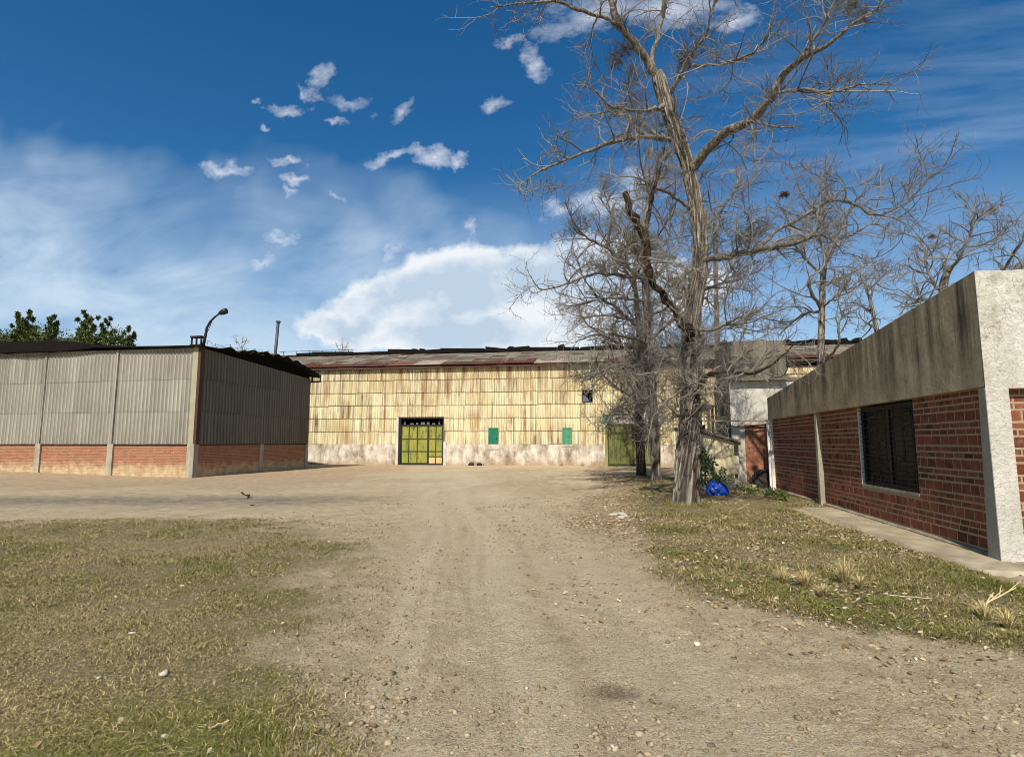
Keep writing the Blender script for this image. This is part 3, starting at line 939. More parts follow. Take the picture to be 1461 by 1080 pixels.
# ------------------------------------------------------------------ warehouse across the end of the yard
def build_warehouse():
    X0, X1, Y0 = -30.0, 48.0, 42.0
    t = thing('warehouse', 'long warehouse clad in rust streaked cream corrugated sheets across the yard end', 'warehouse', (0, Y0, 0))
    r = np.random.default_rng(11)
    holes = [(-14.75, -11.22, 0, 3.63), (-7.72, -7.02, 1.3, 2.76), (-2.2, -1.56, 1.45, 2.76), (-0.72, 0.0, 4.67, 5.53), (1.06, 4.6, 0, 3.03)]
    mb = MB()
    rowh, n_rows = 0.99, 6
    sw = 1.10
    k0, k1 = int(X0 / sw) - 1, int(X1 / sw) + 1
    for row in range(n_rows):
        z0 = 1.55 + row * rowh
        z1 = z0 + rowh + 0.06
        sh = r.random() * 0.4
        for k in range(k0, k1):
            a, b = k * sw + sh, k * sw + sw + sh
            if a < X0 or b > X1:
                continue
            zz0 = z0 + (r.random() - 0.5) * 0.06
            zz1 = z1 + (0.05 * (r.random() - 0.4) if row == 5 else 0)
            if a > 6.6 and row == 5:
                zz1 = 7.02
            if a > 6.6 and row > 5:
                continue
            segs = [(a, b, zz0, zz1)]
            for (hx0, hx1, hz0, hz1) in holes:
                nxt = []
                for (p, q, u, w) in segs:
                    if q <= hx0 or p >= hx1 or w <= hz0 or u >= hz1:
                        nxt.append((p, q, u, w))
                        continue
                    if p < hx0: nxt.append((p, hx0, u, w))
                    if q > hx1: nxt.append((hx1, q, u, w))
                    m0, m1 = max(p, hx0), min(q, hx1)
                    if u < hz0: nxt.append((m0, m1, u, hz0))
                    if w > hz1: nxt.append((m0, m1, hz1, w))
                segs = nxt
            tilt = (r.random() - 0.5) * 0.012
            for (p, q, u, w) in segs:
                if q - p > 0.02 and w - u > 0.02:
                    sheet(mb, p, q, u, w, 0.1835, 0.024, -0.055 + tilt, -0.012, 6)
    mb.build('cladding', CREAM, t)
    # rendered base wall with its openings, in panels between shallow pilasters
    mb = MB()
    for (a, b) in ((X0, -14.95), (-11.0, 0.86), (4.75, X1)):
        x = a
        while x < b - 0.01:
            q = min(b, x + 5.2)
            n = max(2, int((q - x) / 0.12))
            xs = np.linspace(x, q, n)
            zs = np.linspace(-0.4, 1.56, 17)
            G = np.zeros((len(zs), n, 3))
            G[..., 0] = xs[None]
            G[..., 2] = zs[:, None]
            G[..., 1] = -0.14 + 0.03 * (fbm(xs[None] * 1.5 + 0 * zs[:, None], zs[:, None] * 2, 19, 4) - 0.5)
            mb.grid(G)
            mb.box(x - 0.05, -0.155, -0.4, x + 0.05, -0.1, 1.565)
            x = q
        mb.box(a, -0.13, 1.50, b, 0.1, 1.55)
    mb.build('base_wall', BASEWALL, t)
    # backing wall so that no light comes through, with the openings left free
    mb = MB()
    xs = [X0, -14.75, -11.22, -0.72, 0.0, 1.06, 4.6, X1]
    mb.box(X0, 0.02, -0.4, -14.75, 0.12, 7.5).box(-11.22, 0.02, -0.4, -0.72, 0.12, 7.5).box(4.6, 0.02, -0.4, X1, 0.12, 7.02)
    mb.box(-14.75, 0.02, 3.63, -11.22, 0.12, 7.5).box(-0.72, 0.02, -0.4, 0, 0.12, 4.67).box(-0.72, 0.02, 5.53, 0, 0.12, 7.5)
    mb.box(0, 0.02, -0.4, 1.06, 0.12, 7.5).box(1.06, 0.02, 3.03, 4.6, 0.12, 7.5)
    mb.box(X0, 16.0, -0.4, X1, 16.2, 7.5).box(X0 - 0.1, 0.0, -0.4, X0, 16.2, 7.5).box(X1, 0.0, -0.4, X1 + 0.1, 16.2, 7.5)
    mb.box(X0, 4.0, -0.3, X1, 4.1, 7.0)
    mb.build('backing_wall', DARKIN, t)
    # roof: rows of sheets up to the ridge, the lowest row rusted
    slope = (9.75 - 7.55) / 8.0

    def roof_row(mb, d0, d1, lift, wset):
        x = X0 - 0.3
        while x < X1:
            w = wset()
            q = min(X1, x + w)
            n = max(3, int((q - x) / 0.09))
            xx = np.linspace(x, q, n)
            dz = (r.random() - 0.5) * 0.05
            G = np.zeros((2, n, 3))
            for i, d in enumerate((d0, d1)):
                G[i, :, 0] = xx
                G[i, :, 1] = d + (r.random() - 0.5) * 0.12 * (i == 0)
                G[i, :, 2] = 7.55 + slope * (d + 0.4) + lift * (1 - i) + 0.022 * np.cos(xx / 0.18 * 6.283) + dz
            mb.grid(G)
            x = q
    mb = MB()
    for i in range(4):
        roof_row(mb, 1.2 + i * 1.75, 1.2 + (i + 1) * 1.75 + 0.12, 0.02, lambda: 1.1)
    G = np.array([[[X0, 8.0, 9.85], [X1, 8.0, 9.85]], [[X0, 16.4, 7.4], [X1, 16.4, 7.4]]])
    mb.grid(G)
    rf = mb.build('roof', ROOF, t)
    mb = MB()
    roof_row(mb, -0.45, 2.75, 0.06, lambda: (0.6, 0.8, 2.2, 3.3, 4.4)[r.integers(0, 5)])
    mb.build('eave_sheet', EAVE, rf)
    mb = MB()
    mb.box(X0 - 0.3, -0.36, 7.36, X1, -0.30, 7.50)
    mb.build('gutter', RUSTY, rf)
    # broken dark ridge ventilator
    mb = MB()
    mb.box(X0 + 0.4, 7.6, 9.55, X1, 8.5, 9.92)
    x = X0 + 0.5
    while x < X1 - 3:
        w = 1.5 + 4 * r.random()
        h0, h1 = 0.16 + 0.26 * r.random(), 0.16 + 0.26 * r.random()
        if r.random() < 0.93:
            mb.prism([(x, 9.84), (x + w, 9.84), (x + w, 9.88 + h1), (x, 9.88 + h0)], 1, 7.5 + 0.1 * r.random(), 8.6)
        if r.random() < 0.5:
            c = x + w * r.random()
            mb.prism([(c - 0.4, 10.0), (c + 0.5, 10.0), (c + 0.3, 10.24 + 0.2 * r.random()), (c - 0.1, 10.3)], 1, 7.7, 8.3)
        x += w * (0.8 + 0.3 * r.random())
    mb.build('ridge_vent', DARKROOF, rf)
    mb = MB()
    for i in range(6):
        xx = X0 + 1 + i * 1.3
        mb.tube([(xx, 7.5, 9.8), (xx, 7.5, 10.28)], 0.03, 5)
    mb.tube([(X0 + 0.6, 7.5, 10.26), (X0 + 8, 7.5, 10.28)], 0.025, 5)
    mb.build('ridge_rail', BLACK, rf)

    # big steel door: two leaves of yellow-green panels in dark frames
    d = MB()
    d.box(-14.75, -0.02, 0, -14.60, 0.25, 3.63).box(-11.30, -0.02, 0, -11.22, 0.25, 3.63).box(-14.60, -0.02, 3.5, -11.30, 0.25, 3.63)
    d.box(-14.60, 0.06, 2.98, -11.30, 0.2, 3.06).box(-14.6, 0.0, -0.05, -11.3, 0.2, 0.07)
    frame = d.build('door_frame', BLACK, t)
    dp_ = m_flat('dusty_pane', S(120, 110, 92), 0.6, 0.3, 0.4, 8)
    for i in range(7):
        xa = -14.5 + i * 0.45 + 0.1 * r.random()
        MB().box(xa, 0.28, 3.08, xa + 0.1 + 0.25 * r.random(), 0.3, 3.14 + 0.25 * r.random()).build('broken_pane', dp_, frame)

    def leaf(x0, x1, cols, rows, raw_last):
        e = bpy.data.objects.new('door_leaf', None)
        pm = MB()
        xs = [x0 + (x1 - x0) * c for c in cols]
        zs = rows
        for i in range(len(xs) - 1):
            for j in range(len(zs) - 1):
                pm.cur = 1 if (raw_last and j == 0) else 0
                o = 0.010 * r.random()
                pm.box(xs[i] + 0.03, 0.10 + o, zs[j] + 0.03, xs[i + 1] - 0.03, 0.13 + o, zs[j + 1] - 0.03)
        lf = pm.build('door_leaf', [DOORGREEN, DOORRAW], t)
        fm = MB()
        for x in xs:
            fm.box(x - 0.034, 0.065, zs[0] - 0.02, x + 0.034, 0.16, zs[-1] + 0.02)
        for z in zs:
            for i in range(len(xs) - 1):
                fm.box(xs[i] + 0.034, 0.075, z - 0.03, xs[i + 1] - 0.034, 0.15, z + 0.03)
        fm.build('leaf_frame', m_flat('door_bars', S(52, 54, 28), 0.6, 0.3, 0.3, 8), lf)
        return lf
    leaf(-14.56, -12.50, [0, 0.28, 0.60, 1.0], [0.12, 1.02, 1.96, 2.94], False)
    leaf(-12.42, -11.34, [0, 0.52, 1.0], [0.10, 0.62, 1.02, 1.96, 2.94], True)
    MB().box(-14.95, -0.17, -0.3, -14.76, 0.1, 3.7).build('door_pillar', WHITEWALL, t)
    MB().box(-11.2, -0.17, -0.3, -11.0, 0.1, 1.75).build('door_pillar', WHITEWALL, t)
    # teal hatches, one broken window
    for (xa, xb, za, zb, n) in ((-7.76, -7.0, 1.2, 2.78, 1), (-2.22, -1.54, 1.42, 2.76, 2)):
        h = MB().box(xa, -0.10, za, xb, -0.02, zb)
        h.box(xa, -0.125, za, xa + 0.06, -0.10, zb).box(xb - 0.06, -0.125, za, xb, -0.10, zb).box(xa + 0.06, -0.125, zb - 0.06, xb - 0.06, -0.10, zb).box(xa + 0.06, -0.125, za, xb - 0.06, -0.10, za + 0.06)
        hh_ = h.build('hatch', TEAL if n == 1 else TEAL2, t)
        MB().box(xa - 0.04, -0.16, za - 0.05, xb + 0.04, -0.02, za - 0.002).build('sill', POST, hh_)
        MB().box(xb - 0.16, -0.14, (za + zb) / 2 - 0.06, xb - 0.12, -0.1005, (za + zb) / 2 + 0.06).build('handle', BLACK, hh_)
    w = MB().box(-0.75, -0.07, 4.64, -0.69, 0.1, 5.56).box(-0.03, -0.07, 4.64, 0.03, 0.1, 5.56).box(-0.69, -0.07, 4.64, -0.03, 0.1, 4.70).box(-0.69, -0.07, 5.5, -0.03, 0.1, 5.56)
    wf = w.build('window_frame', BLACK, t)
    MB().prism([(-0.69, 4.7), (-0.2, 4.7), (-0.35, 5.0), (-0.69, 5.2)], 1, 0.02, 0.03).build('broken_pane', m_flat('blue_grey_pane', S(90, 96, 120), 0.2, 0.5, 0.3, 6), wf)
    # olive double gate behind the trees
    g = MB()
    for i in range(8):
        xa = 1.12 + i * 0.43
        g.box(xa, -0.03 - 0.01 * (i % 2), 0.05, xa + 0.415, 0.05, 2.98)
    gt = g.build('gate_leaf', GATEGREEN, t)
    f = MB()
    for x in (1.06, 2.84, 4.55):
        f.box(x, -0.08, 0.0, x + 0.08, -0.045, 3.03)
    for z in (0.1, 2.35, 2.92):
        f.box(1.14, -0.075, z, 2.84, -0.045, z + 0.08).box(2.92, -0.075, z, 4.55, -0.045, z + 0.08)
    f.build('gate_frame', m_flat('gate_bars', S(66, 70, 34), 0.6, 0.3, 0.3, 8), gt)
    gp_ = m_paint('mossy_pillar', S(128, 126, 70), S(150, 142, 96), S(70, 66, 40), 0.5)
    MB().box(0.86, -0.2, -0.3, 1.05, 0.1, 3.05).build('gate_pillar', gp_, t)
    MB().box(4.62, -0.2, -0.3, 4.8, 0.1, 3.05).build('gate_pillar', gp_, t)
    MB().box(1.3, -0.09, 3.06, 4.9, -0.05, 3.9).build('render_patch', WHITEWALL, t)
    MB().box(0.75, -0.14, 3.1, 1.45, -0.095, 3.75).build('hatch', TEAL, t)
    # open gap under the roof at the east end
    mb = MB()
    for i in range(30):
        xx = 7.0 + i * 1.35
        mb.box(xx, 0.0, 7.0, xx + 0.12, 0.1, 7.55)
    mb.box(6.6, -0.08, 6.98, X1, 0.0, 7.06)
    mb.build('eave_strut', RUSTY, t)
    return t


build_warehouse()


# ------------------------------------------------------------------ corrugated shed on the left
def build_shed():
    t = thing('corrugated_shed', 'grey corrugated shed on a low brick wall with a dark sagging roof', 'shed', (-19.4, 25.55, 0), R(-4.57))
    L, Dp = 24.0, 9.7
    r = np.random.default_rng(21)
    mb = MB()
    rows = [(1.6, 3.30), (3.22, 4.92), (4.84, 6.42)]
    rise = 0.10 / 8
    bays = [0.0, 5.0, 9.65, 14.3, 19.0, 24.0]
    for i in range(len(bays) - 1):
        a, b = -bays[i + 1] + 0.0, -bays[i] - (0.35 if i == 0 else 0.0)
        x = a
        while x < b - 0.05:
            q = min(b, x + 1.08)
            for k, (z0, z1) in enumerate(rows):
                top = z1 + (0.0 if k < 2 else -x * 0.010)
                sheet(mb, x, q, z0 + 0.015 * r.random(), top, 0.23, 0.04, -0.06 + 0.006 * r.random(), -0.045, 6)
            x = q
    # east side wall: same sheets, shade painted into their colour, turned through 90 degrees
    n0 = mb.n
    sb = MB()
    y = 0.02
    while y < Dp - 0.02:
        q = min(Dp, y + 1.08)
        zt = lambda v: 6.42 - 0.055 * v
        k = max(2, int((q - y) / 0.2 * 6))
        yy = np.linspace(y, q, k)
        for kk, (z0, z1) in enumerate(rows):
            G = np.zeros((2, k, 3))
            for i_ in range(2):
                G[i_, :, 1] = yy
                G[i_, :, 0] = (0.06 if i_ == 0 else 0.02) + 0.007 * np.cos(yy / 0.23 * 6.2832)
                G[i_, :, 2] = (z0 + 0.012 * r.random()) if i_ == 0 else (z1 if kk < 2 else zt(yy))
            sb.grid(G)
            U = np.zeros((2, k, 2))
            U[..., 0] = np.linspace(0, 1, k)[None]
            U[1, :, 1] = 1
            sb.uv.append(U.reshape(-1, 2))
        y = q
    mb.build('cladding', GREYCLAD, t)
    sb.build('side_cladding', SHADECLAD, t)
    # brick plinth
    b = MB()
    b.box(-L, -0.02, -0.5, 0.0, 0.2, 1.60).box(-0.2, 0.2, -0.5, 0.0, Dp, 1.60)
    b.build('brick_wall', SHEDBRICK, t)
    sl = MB().box(-L, -0.07, 1.56, -0.3, 0.1, 1.605).box(-0.1, 0.3, 1.56, 0.06, Dp, 1.605)
    sl.build('sill_strip', DARKROOF, t)
    # concrete posts and upper cover strips
    for i, x in enumerate(bays):
        if i == 0:
            MB().box(-0.36, -0.13, -0.4, 0.05, 0.16, 1.62).build('post', POST, t)
            MB().box(-0.36, -0.11, 1.62, -0.06, -0.02, 6.45).build('corner_board', m_flat('corner_board', S(158, 150, 124), 0.8, 0.2, 0.25, 2), t)
            MB().box(-0.06, -0.11, 1.62, 0.1, 0.12, 6.5).build('corner_board', RUSTY, t)
        else:
            MB().box(-x - 0.16, -0.12, -0.4, -x + 0.18, 0.05, 1.62).build('post', POST, t)
            MB().box(-x - 0.07, -0.112, 1.62, -x + 0.07, -0.03, 6.42 + x * 0.01).build('cover_strip', GREYCLAD, t)
    for y in (5.0, 9.55):
        MB().box(-0.05, y - 0.15, -0.4, 0.06, y + 0.15, 1.61).build('post', POST, t)
    # rear and west walls, simply closed
    MB().box(-L, Dp - 0.1, -0.4, -0.2, Dp, 6.3).box(-L - 0.1, -0.02, -0.4, -L, Dp, 6.6).build('rear_wall', DARKCLAD, t)
    # dark, sagging roof: edge silhouette along the front, humped along the side
    xs = np.array([-L - 0.6, -20, -15.5, -12, -9.7, -8.0, -6.2, -4.0, -2.0, -0.3, 0.35])
    hf = np.array([7.30, 7.26, 7.20, 7.15, 7.10, 7.04, 6.78, 6.60, 6.53, 6.50, 6.48])
    lowf = 6.44 - xs * 0.010
    ys = np.array([-0.35, 1.5, 3.0, 4.6, 6.2, 8.0, 9.2, 10.0])
    hs = np.array([0.0, 0.06, 0.18, 0.38, 0.36, 0.12, -0.14, -0.34])
    G = np.zeros((len(ys), len(xs), 3))
    for i, yv in enumerate(ys):
        G[i, :, 0] = xs + (0.25 if i > 4 else 0.0) * (xs > 0)
        G[i, :, 1] = yv
        G[i, :, 2] = hf + hs[i] + 0.02 * (r.random(len(xs)) - 0.5)
    top = G.copy()
    bot = G.copy()
    bot[..., 2] -= np.where(np.arange(len(xs)) > 6, 0.07, 0.16)[None]
    bot[0, :, 2] = np.minimum(bot[0, :, 2], np.where(xs < -6.5, lowf - 0.02, bot[0, :, 2]))
    bot[4:, -1, 2] -= 0.10
    mb = MB()
    a, bb = len(ys), len(xs)
    V = np.concatenate([top.reshape(-1, 3), bot.reshape(-1, 3)])
    N = a * bb
    F = []
    for i in range(a - 1):
        for j in range(bb - 1):
            F.append((i * bb + j, i * bb + j + 1, (i + 1) * bb + j + 1, (i + 1) * bb + j))
            F.append((N + i * bb + j, N + (i + 1) * bb + j, N + (i + 1) * bb + j + 1, N + i * bb + j + 1))
    for j in range(bb - 1):
        F.append((j, N + j, N + j + 1, j + 1))
        e = (a - 1) * bb
        F.append((e + j, e + j + 1, N + e + j + 1, N + e + j))
    for i in range(a - 1):
        F.append((i * bb, (i + 1) * bb, N + (i + 1) * bb, N + i * bb))
        e = bb - 1
        F.append((i * bb + e, N + i * bb + e, N + (i + 1) * bb + e, (i + 1) * bb + e))
    mb.add(V, F)
    rf = mb.build('roof', DARKROOF, t)
    # near-black sheet as painted shade of the open gable gap, and loose bent sheets on the edge
    mb = MB()
    for i in range(len(ys) - 1):
        y0, y1 = max(ys[i], 0.02), min(ys[i + 1], Dp)
        z0, z1 = 6.42 - 0.055 * y0 - 0.1, 6.42 - 0.055 * y1 - 0.1
        u0, u1 = np.interp([y0, y1], ys, hs) + 6.40
        mb.add([(-0.05, y0, z0), (-0.05, y1, z1), (-0.05, y1, u1), (-0.05, y0, u0)], [(0, 1, 2, 3)])
    mb.build('gable_gap_shade', DARKIN, rf)
    # the roof's front edge stands a little above the sheets: dark boards close the gap
    mb = MB()
    for i in range(9):
        ya = 1.2 + i * 0.75
        za = 6.50 + np.interp(ya, ys, hs)
        G = np.zeros((2, 7, 3))
        yy = np.linspace(ya, ya + 0.85, 7)
        for k in range(2):
            G[k, :, 0] = 0.42 - 0.7 * k
            G[k, :, 1] = yy
            G[k, :, 2] = za + 0.10 * np.sin(yy * 5 + i) * (1 - k) + (r.random() - 0.4) * 0.12 + 0.02
        mb.grid(G)
    mb.build('loose_sheet', m_flat('mossy_sheet', S(92, 84, 62), 0.9, 0.1, 0.4, 3), rf)
    # small steel bracket at the rear corner and a sagging wire under the front edge
    mb = MB()
    for zc in (5.72, 6.12):
        mb.box(0.05, 9.75, zc - 0.05, 0.75, 9.83, zc + 0.05)
    for xc in (0.09, 0.70):
        mb.box(xc - 0.04, 9.75, 5.77, xc + 0.04, 9.83, 6.07)
    mb.build('bracket', BLACK, t)
    xx = np.linspace(-13, -8, 14)
    MB().tube(np.stack([xx, np.full(14, -0.22), 6.62 - 0.28 * np.sin((xx + 13) / 5 * math.pi)], -1), 0.018, 5).build('sagging_wire', CABLE, t)
    # steel shelf for the lamp at the corner
    mb = MB()
    for z in (6.52, 6.95):
        mb.box(-0.62, -0.1, z, 0.02, 0.25, z + 0.08)
    for x in (-0.58, -0.3, -0.02):
        mb.box(x - 0.03, -0.05, 6.6, x + 0.03, 0.02, 6.95)
    mb.build('bracket', BLACK, t)
    return t


shed = build_shed()

# lamp on the shed corner
lamp = thing('street_lamp', 'curved arm street lamp rising from the shed corner', 'street lamp', (-19.35, 25.6, 6.55))
pts = [at(x, y, 25.65) - np.array([-19.35, 25.6, 6.55]) for x, y in ((292, 491), (293, 480), (295, 468), (300, 459), (307, 452), (313, 447.5))]
pts[0] = np.array([0.0, 0.0, -0.05])
MB().tube(pts, [0.075, 0.07, 0.06, 0.055, 0.05, 0.045], 8).build('arm', BLACK, lamp, True)
MB().tube([pts[1], (pts[2] + pts[3]) / 2 + np.array([0.10, 0, -0.05]), pts[3] + np.array([0.12, 0, 0.12])], 0.018, 5).build('brace', BLACK, lamp)
h = MB()
pa, pb = pts[-1], pts[-1] + np.array([0.40, -0.02, 0.13])
ax = (pb - pa)
for i in range(2):
    pass
G = np.zeros((5, 9, 3))
for i, (tt, w, hh) in enumerate(((-0.1, 0.05, 0.05), (0.15, 0.12, 0.10), (0.6, 0.17, 0.15), (1.0, 0.15, 0.14), (1.08, 0.05, 0.05))):
    for j in range(9):
        a_ = j / 8 * 2 * math.pi
        G[i, j] = pa + ax * tt + np.array([-0.3 * hh * math.sin(a_), w * math.cos(a_), hh * math.sin(a_)])
h.grid(G)
h.build('lamp_head', BLACK, lamp, True)

# coil of barbed wire along the shed's side edge
tt = np.linspace(0, 1, 330)
R0 = R(-4.57)
loc = np.stack([0.05 + 0.16 * np.cos(tt * 2 * math.pi * 17), 0.1 + 5.4 * tt + 0.25 * np.sin(tt * 50), 6.62 + 0.34 * tt + (0.12 + 0.07 * np.sin(tt * 23)) * np.sin(tt * 2 * math.pi * 17)], -1)
o = MB().tube(loc, 0.008, 4).build('barbed_wire', GALV)
o.location = (-19.4, 25.55, 0)
o.rotation_euler = (0, 0, R0)
tag(o, 'coiled barbed wire along the side edge of the grey shed roof', 'barbed wire')

# flue pipe behind the shed
fl = thing('flue_pipe', 'thin dark flue pipe with a cap standing up behind the shed roof', 'flue pipe', (-22.9, 38.0, 0))
MB().tube([(0, 0, -0.2), (0.0, 0, 8.0), (0.12, 0, 10.5)], 0.11, 10).build('pipe', GALV, fl, True)
MB().tube([(0.12, 0, 10.45), (0.122, 0, 10.56)], [0.17, 0.17], 10).build('cap', GALV, fl)


# ------------------------------------------------------------------ brick building on the right
def build_brick_house():
    # local frame: x into the building, y along the wall away from the camera
    t = thing('brick_building', 'low brick building with a tall stained concrete parapet and white corner pillar', 'building', (5.61, 9.0, 0), -math.atan(0.05))
    r = np.random.default_rng(31)
    L, Wd = 12.4, 9.0
    top = lambda v: 4.21 - (4.21 - 3.27) * v / L
    W0, W1, Z0, Z1 = 2.35, 4.86, 0.78, 2.47
    wall_x = 0.12                                     # mortar face of the side wall; pillar and parapet stand proud of it
    seq = [0.155, 0.08, 0.08]

    def bricks(mb, a0, a1, z0, z1, hole, put, off=0.0):
        z, k = z0, 0
        while z < z1 - 0.03:
            hgt = min(seq[k % 3], z1 - z)
            u = a0 - r.random() * 0.25
            while u < a1 - 0.01:
                w = 0.235 + 0.05 * (r.random() - 0.5)
                p, q = max(u, a0), min(u + w, a1)
                u += w + 0.021 + 0.010 * (r.random() - 0.5)
                if a1 - q < 0.09:
                    q, u = a1, a1
                if q - p < 0.03:
                    continue
                parts = [(p, q)]
                if hole and z + hgt > hole[2] - 0.02 and z < hole[3] + 0.02:
                    parts = []
                    if p < hole[0] - 0.03: parts.append((p, min(q, hole[0] - 0.006)))
                    if q > hole[1] + 0.03: parts.append((max(p, hole[1] + 0.005), q))
                for (p_, q_) in parts:
                    if q_ - p_ > 0.02:
                        d = 0.0045 + 0.003 * (r.random() - 0.5)
                        put(mb, p_, q_, z + 0.006 * r.random(), z + hgt - 0.006 * r.random(), d)
            z += hgt + 0.022
            k += 1

    def put_side(mb, p, q, z0, z1, d):
        j = (r.random(6) - 0.5) * 0.002
        xa = wall_x - d
        v = [(wall_x + 0.01, p, z0), (wall_x + 0.01, q, z0), (wall_x + 0.01, q, z1), (wall_x + 0.01, p, z1),
             (xa + j[0], p + 0.003, z0 + 0.003 + j[4]), (xa + j[1], q - 0.003, z0 + 0.003), (xa + j[2], q - 0.003, z1 - 0.003 + j[5]), (xa + j[3], p + 0.003, z1 - 0.003)]
        mb.add(v, [(4, 7, 6, 5), (0, 4, 5, 1), (1, 5, 6, 2), (2, 6, 7, 3), (3, 7, 4, 0)])

    wall_y = 0.13

    def put_front(mb, p, q, z0, z1, d):
        j = (r.random(6) - 0.5) * 0.002
        ya = wall_y - d
        v = [(p, wall_y + 0.01, z0), (q, wall_y + 0.01, z0), (q, wall_y + 0.01, z1), (p, wall_y + 0.01, z1),
             (p + 0.003, ya + j[0], z0 + 0.003 + j[4]), (q - 0.003, ya + j[1], z0 + 0.003), (q - 0.003, ya + j[2], z1 - 0.003 + j[5]), (p + 0.003, ya + j[3], z1 - 0.003)]
        mb.add(v, [(4, 5, 6, 7), (0, 1, 5, 4), (1, 2, 6, 5), (2, 3, 7, 6), (3, 0, 4, 7)])

    mw = MB()
    mw.box(wall_x, 0.2, -0.3, wall_x + 0.22, W0, 2.5).box(wall_x, W1, -0.3, wall_x + 0.22, L, 2.5).box(wall_x, W0, -0.3, wall_x + 0.22, W1, Z0)
    mw.box(0.25, wall_y, -0.3, Wd, wall_y + 0.2, 2.5)
    mw.box(wall_x, L - 0.02, -0.3, Wd, L + 0.2, 3.0).box(Wd - 0.2, 0.3, -0.3, Wd, L, 3.0)
    wall = mw.build('wall', MORTAR, t)
    mb = MB()
    bricks(mb, 0.20, 7.30, 0.13, 2.49, (W0, W1, Z0, Z1), put_side)
    bricks(mb, 7.50, L - 0.05, 0.13, 2.49, None, put_side)
    bricks(mb, 0.31, 4.0, 0.10, 2.46, None, put_front)
    mb.build('brick_facing', BRICK, wall)
    # parapet band: slopes down towards the far end, with a cap edge
    mb = MB()
    n = 60
    vs = np.linspace(0.0, L, n)
    zs = np.linspace(0, 1, 14)
    def parapet(xf, flip):
        G = np.zeros((len(zs), n, 3))
        for i, s in enumerate(zs):
            G[i, :, 1] = vs
            G[i, :, 2] = 2.5 + (top(vs) + 0.012 * (fbm(vs * 3, vs * 0, 41, 3) - 0.5) - 2.5) * s
            G[i, :, 0] = xf + 0.012 * (fbm(vs * 2, G[i, :, 2] * 2, 42, 4) - 0.5)
        return G
    A, B = parapet(0.0, 0), parapet(0.2, 1)
    mb.grid(A)
    mb.grid(B)
    mb.grid(np.stack([A[-1], B[-1]]))
    mb.grid(np.stack([A[0], B[0]]))
    mb.grid(np.stack([A[:, -1], B[:, -1]]))
    pa = mb.build('parapet', PARAPET, t)
    mb = MB()
    mb.prism([(0.21, 2.47), (Wd, 2.47), (Wd, 4.21), (0.9, 4.22), (0.5, 4.195), (0.21, 4.208)], 1, 0.0, 0.19)
    mb.prism([(0.003, 2.47), (Wd, 2.47), (Wd, 4.21), (0.9, 4.22), (0.5, 4.195), (0.003, 4.212)], 1, -0.014, -0.001)
    mb.build('front_parapet', STUCCO, t)
    # corner pillar, battered on the side
    mb = MB()
    mb.add([(0.0, -0.016, -0.05), (0.30, -0.016, -0.05), (0.29, -0.016, 2.47), (0.0, -0.016, 2.47),
            (0.0, 0.27, -0.05), (0.30, 0.27, -0.05), (0.29, 0.14, 2.47), (0.0, 0.14, 2.47)],
           [(0, 1, 2, 3), (1, 5, 6, 2), (5, 4, 7, 6), (4, 0, 3, 7), (3, 2, 6, 7), (0, 4, 5, 1)])
    pl = mb.build('corner_pillar', STUCCO, t)
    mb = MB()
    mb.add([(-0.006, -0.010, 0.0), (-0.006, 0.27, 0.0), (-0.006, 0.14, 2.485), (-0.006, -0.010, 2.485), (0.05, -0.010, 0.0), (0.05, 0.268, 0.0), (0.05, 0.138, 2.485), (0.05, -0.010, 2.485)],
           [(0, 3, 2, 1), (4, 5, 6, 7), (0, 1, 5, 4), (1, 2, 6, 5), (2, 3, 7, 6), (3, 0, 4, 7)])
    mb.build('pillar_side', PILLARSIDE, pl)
    MB().box(0.005, 7.32, -0.2, 0.13, 7.48, 2.5).build('pilaster', POST, t)
    MB().box(0.01, L - 0.14, -0.2, 0.2, L + 0.02, 2.5).build('pilaster', WHITEPIPE, t)
    # plinth ledge, uneven
    mb = MB()
    vv = np.linspace(0.27, L - 0.1, 80)
    pr = [(0.045, -0.1), (0.045, 0.085), (0.07, 0.105), (0.13, 0.11)]
    G = np.zeros((len(pr), len(vv), 3))
    for i, (x, z) in enumerate(pr):
        G[i, :, 0] = x + 0.02 * (fbm(vv * 3, vv * 0 + i, 44, 3) - 0.5)
        G[i, :, 1] = vv
        G[i, :, 2] = z + 0.02 * (fbm(vv * 2, vv * 0, 45, 3) - 0.5)
    mb.grid(G)
    mb.build('plinth', PLINTH, t)
    # window: deep dark frame, sashes, security bars, curtain
    fr = MB()
    for (a, b, c, d) in ((W0, W0 + 0.07, Z0, Z1), (W1 - 0.07, W1, Z0, Z1)):
        fr.box(0.20, a, c, 0.25, b, d)
    fr.box(0.20, W0 + 0.07, Z0, 0.25, W1 - 0.07, Z0 + 0.08).box(0.20, W0 + 0.07, Z1 - 0.10, 0.25, W1 - 0.07, Z1)
    fr.box(0.205, (W0 + W1) / 2 - 0.04, Z0 + 0.08, 0.245, (W0 + W1) / 2 + 0.04, Z1 - 0.1)
    win = fr.build('window', BLACK, t)
    gl = Mat('dark_glass', 0.25, 0.08)
    gl.col(S(10, 10, 11))
    gl.set('Alpha', 0.6)
    MB().box(0.226, W0 + 0.07, Z0 + 0.08, 0.23, W1 - 0.07, Z1 - 0.1).build('pane', gl, win)
    gr = MB()
    k = 0
    z = Z0 + 0.06
    while z < Z1 - 0.03:
        gr.tube([(0.135, W0 + 0.005, z), (0.135, W1 - 0.014, z)], 0.007, 5)
        z += 0.098
    for v in np.linspace(W0 + 0.12, W1 - 0.12, 7):
        gr.box(0.143, v - 0.013, Z0 + 0.02, 0.153, v + 0.013, Z1 - 0.02)
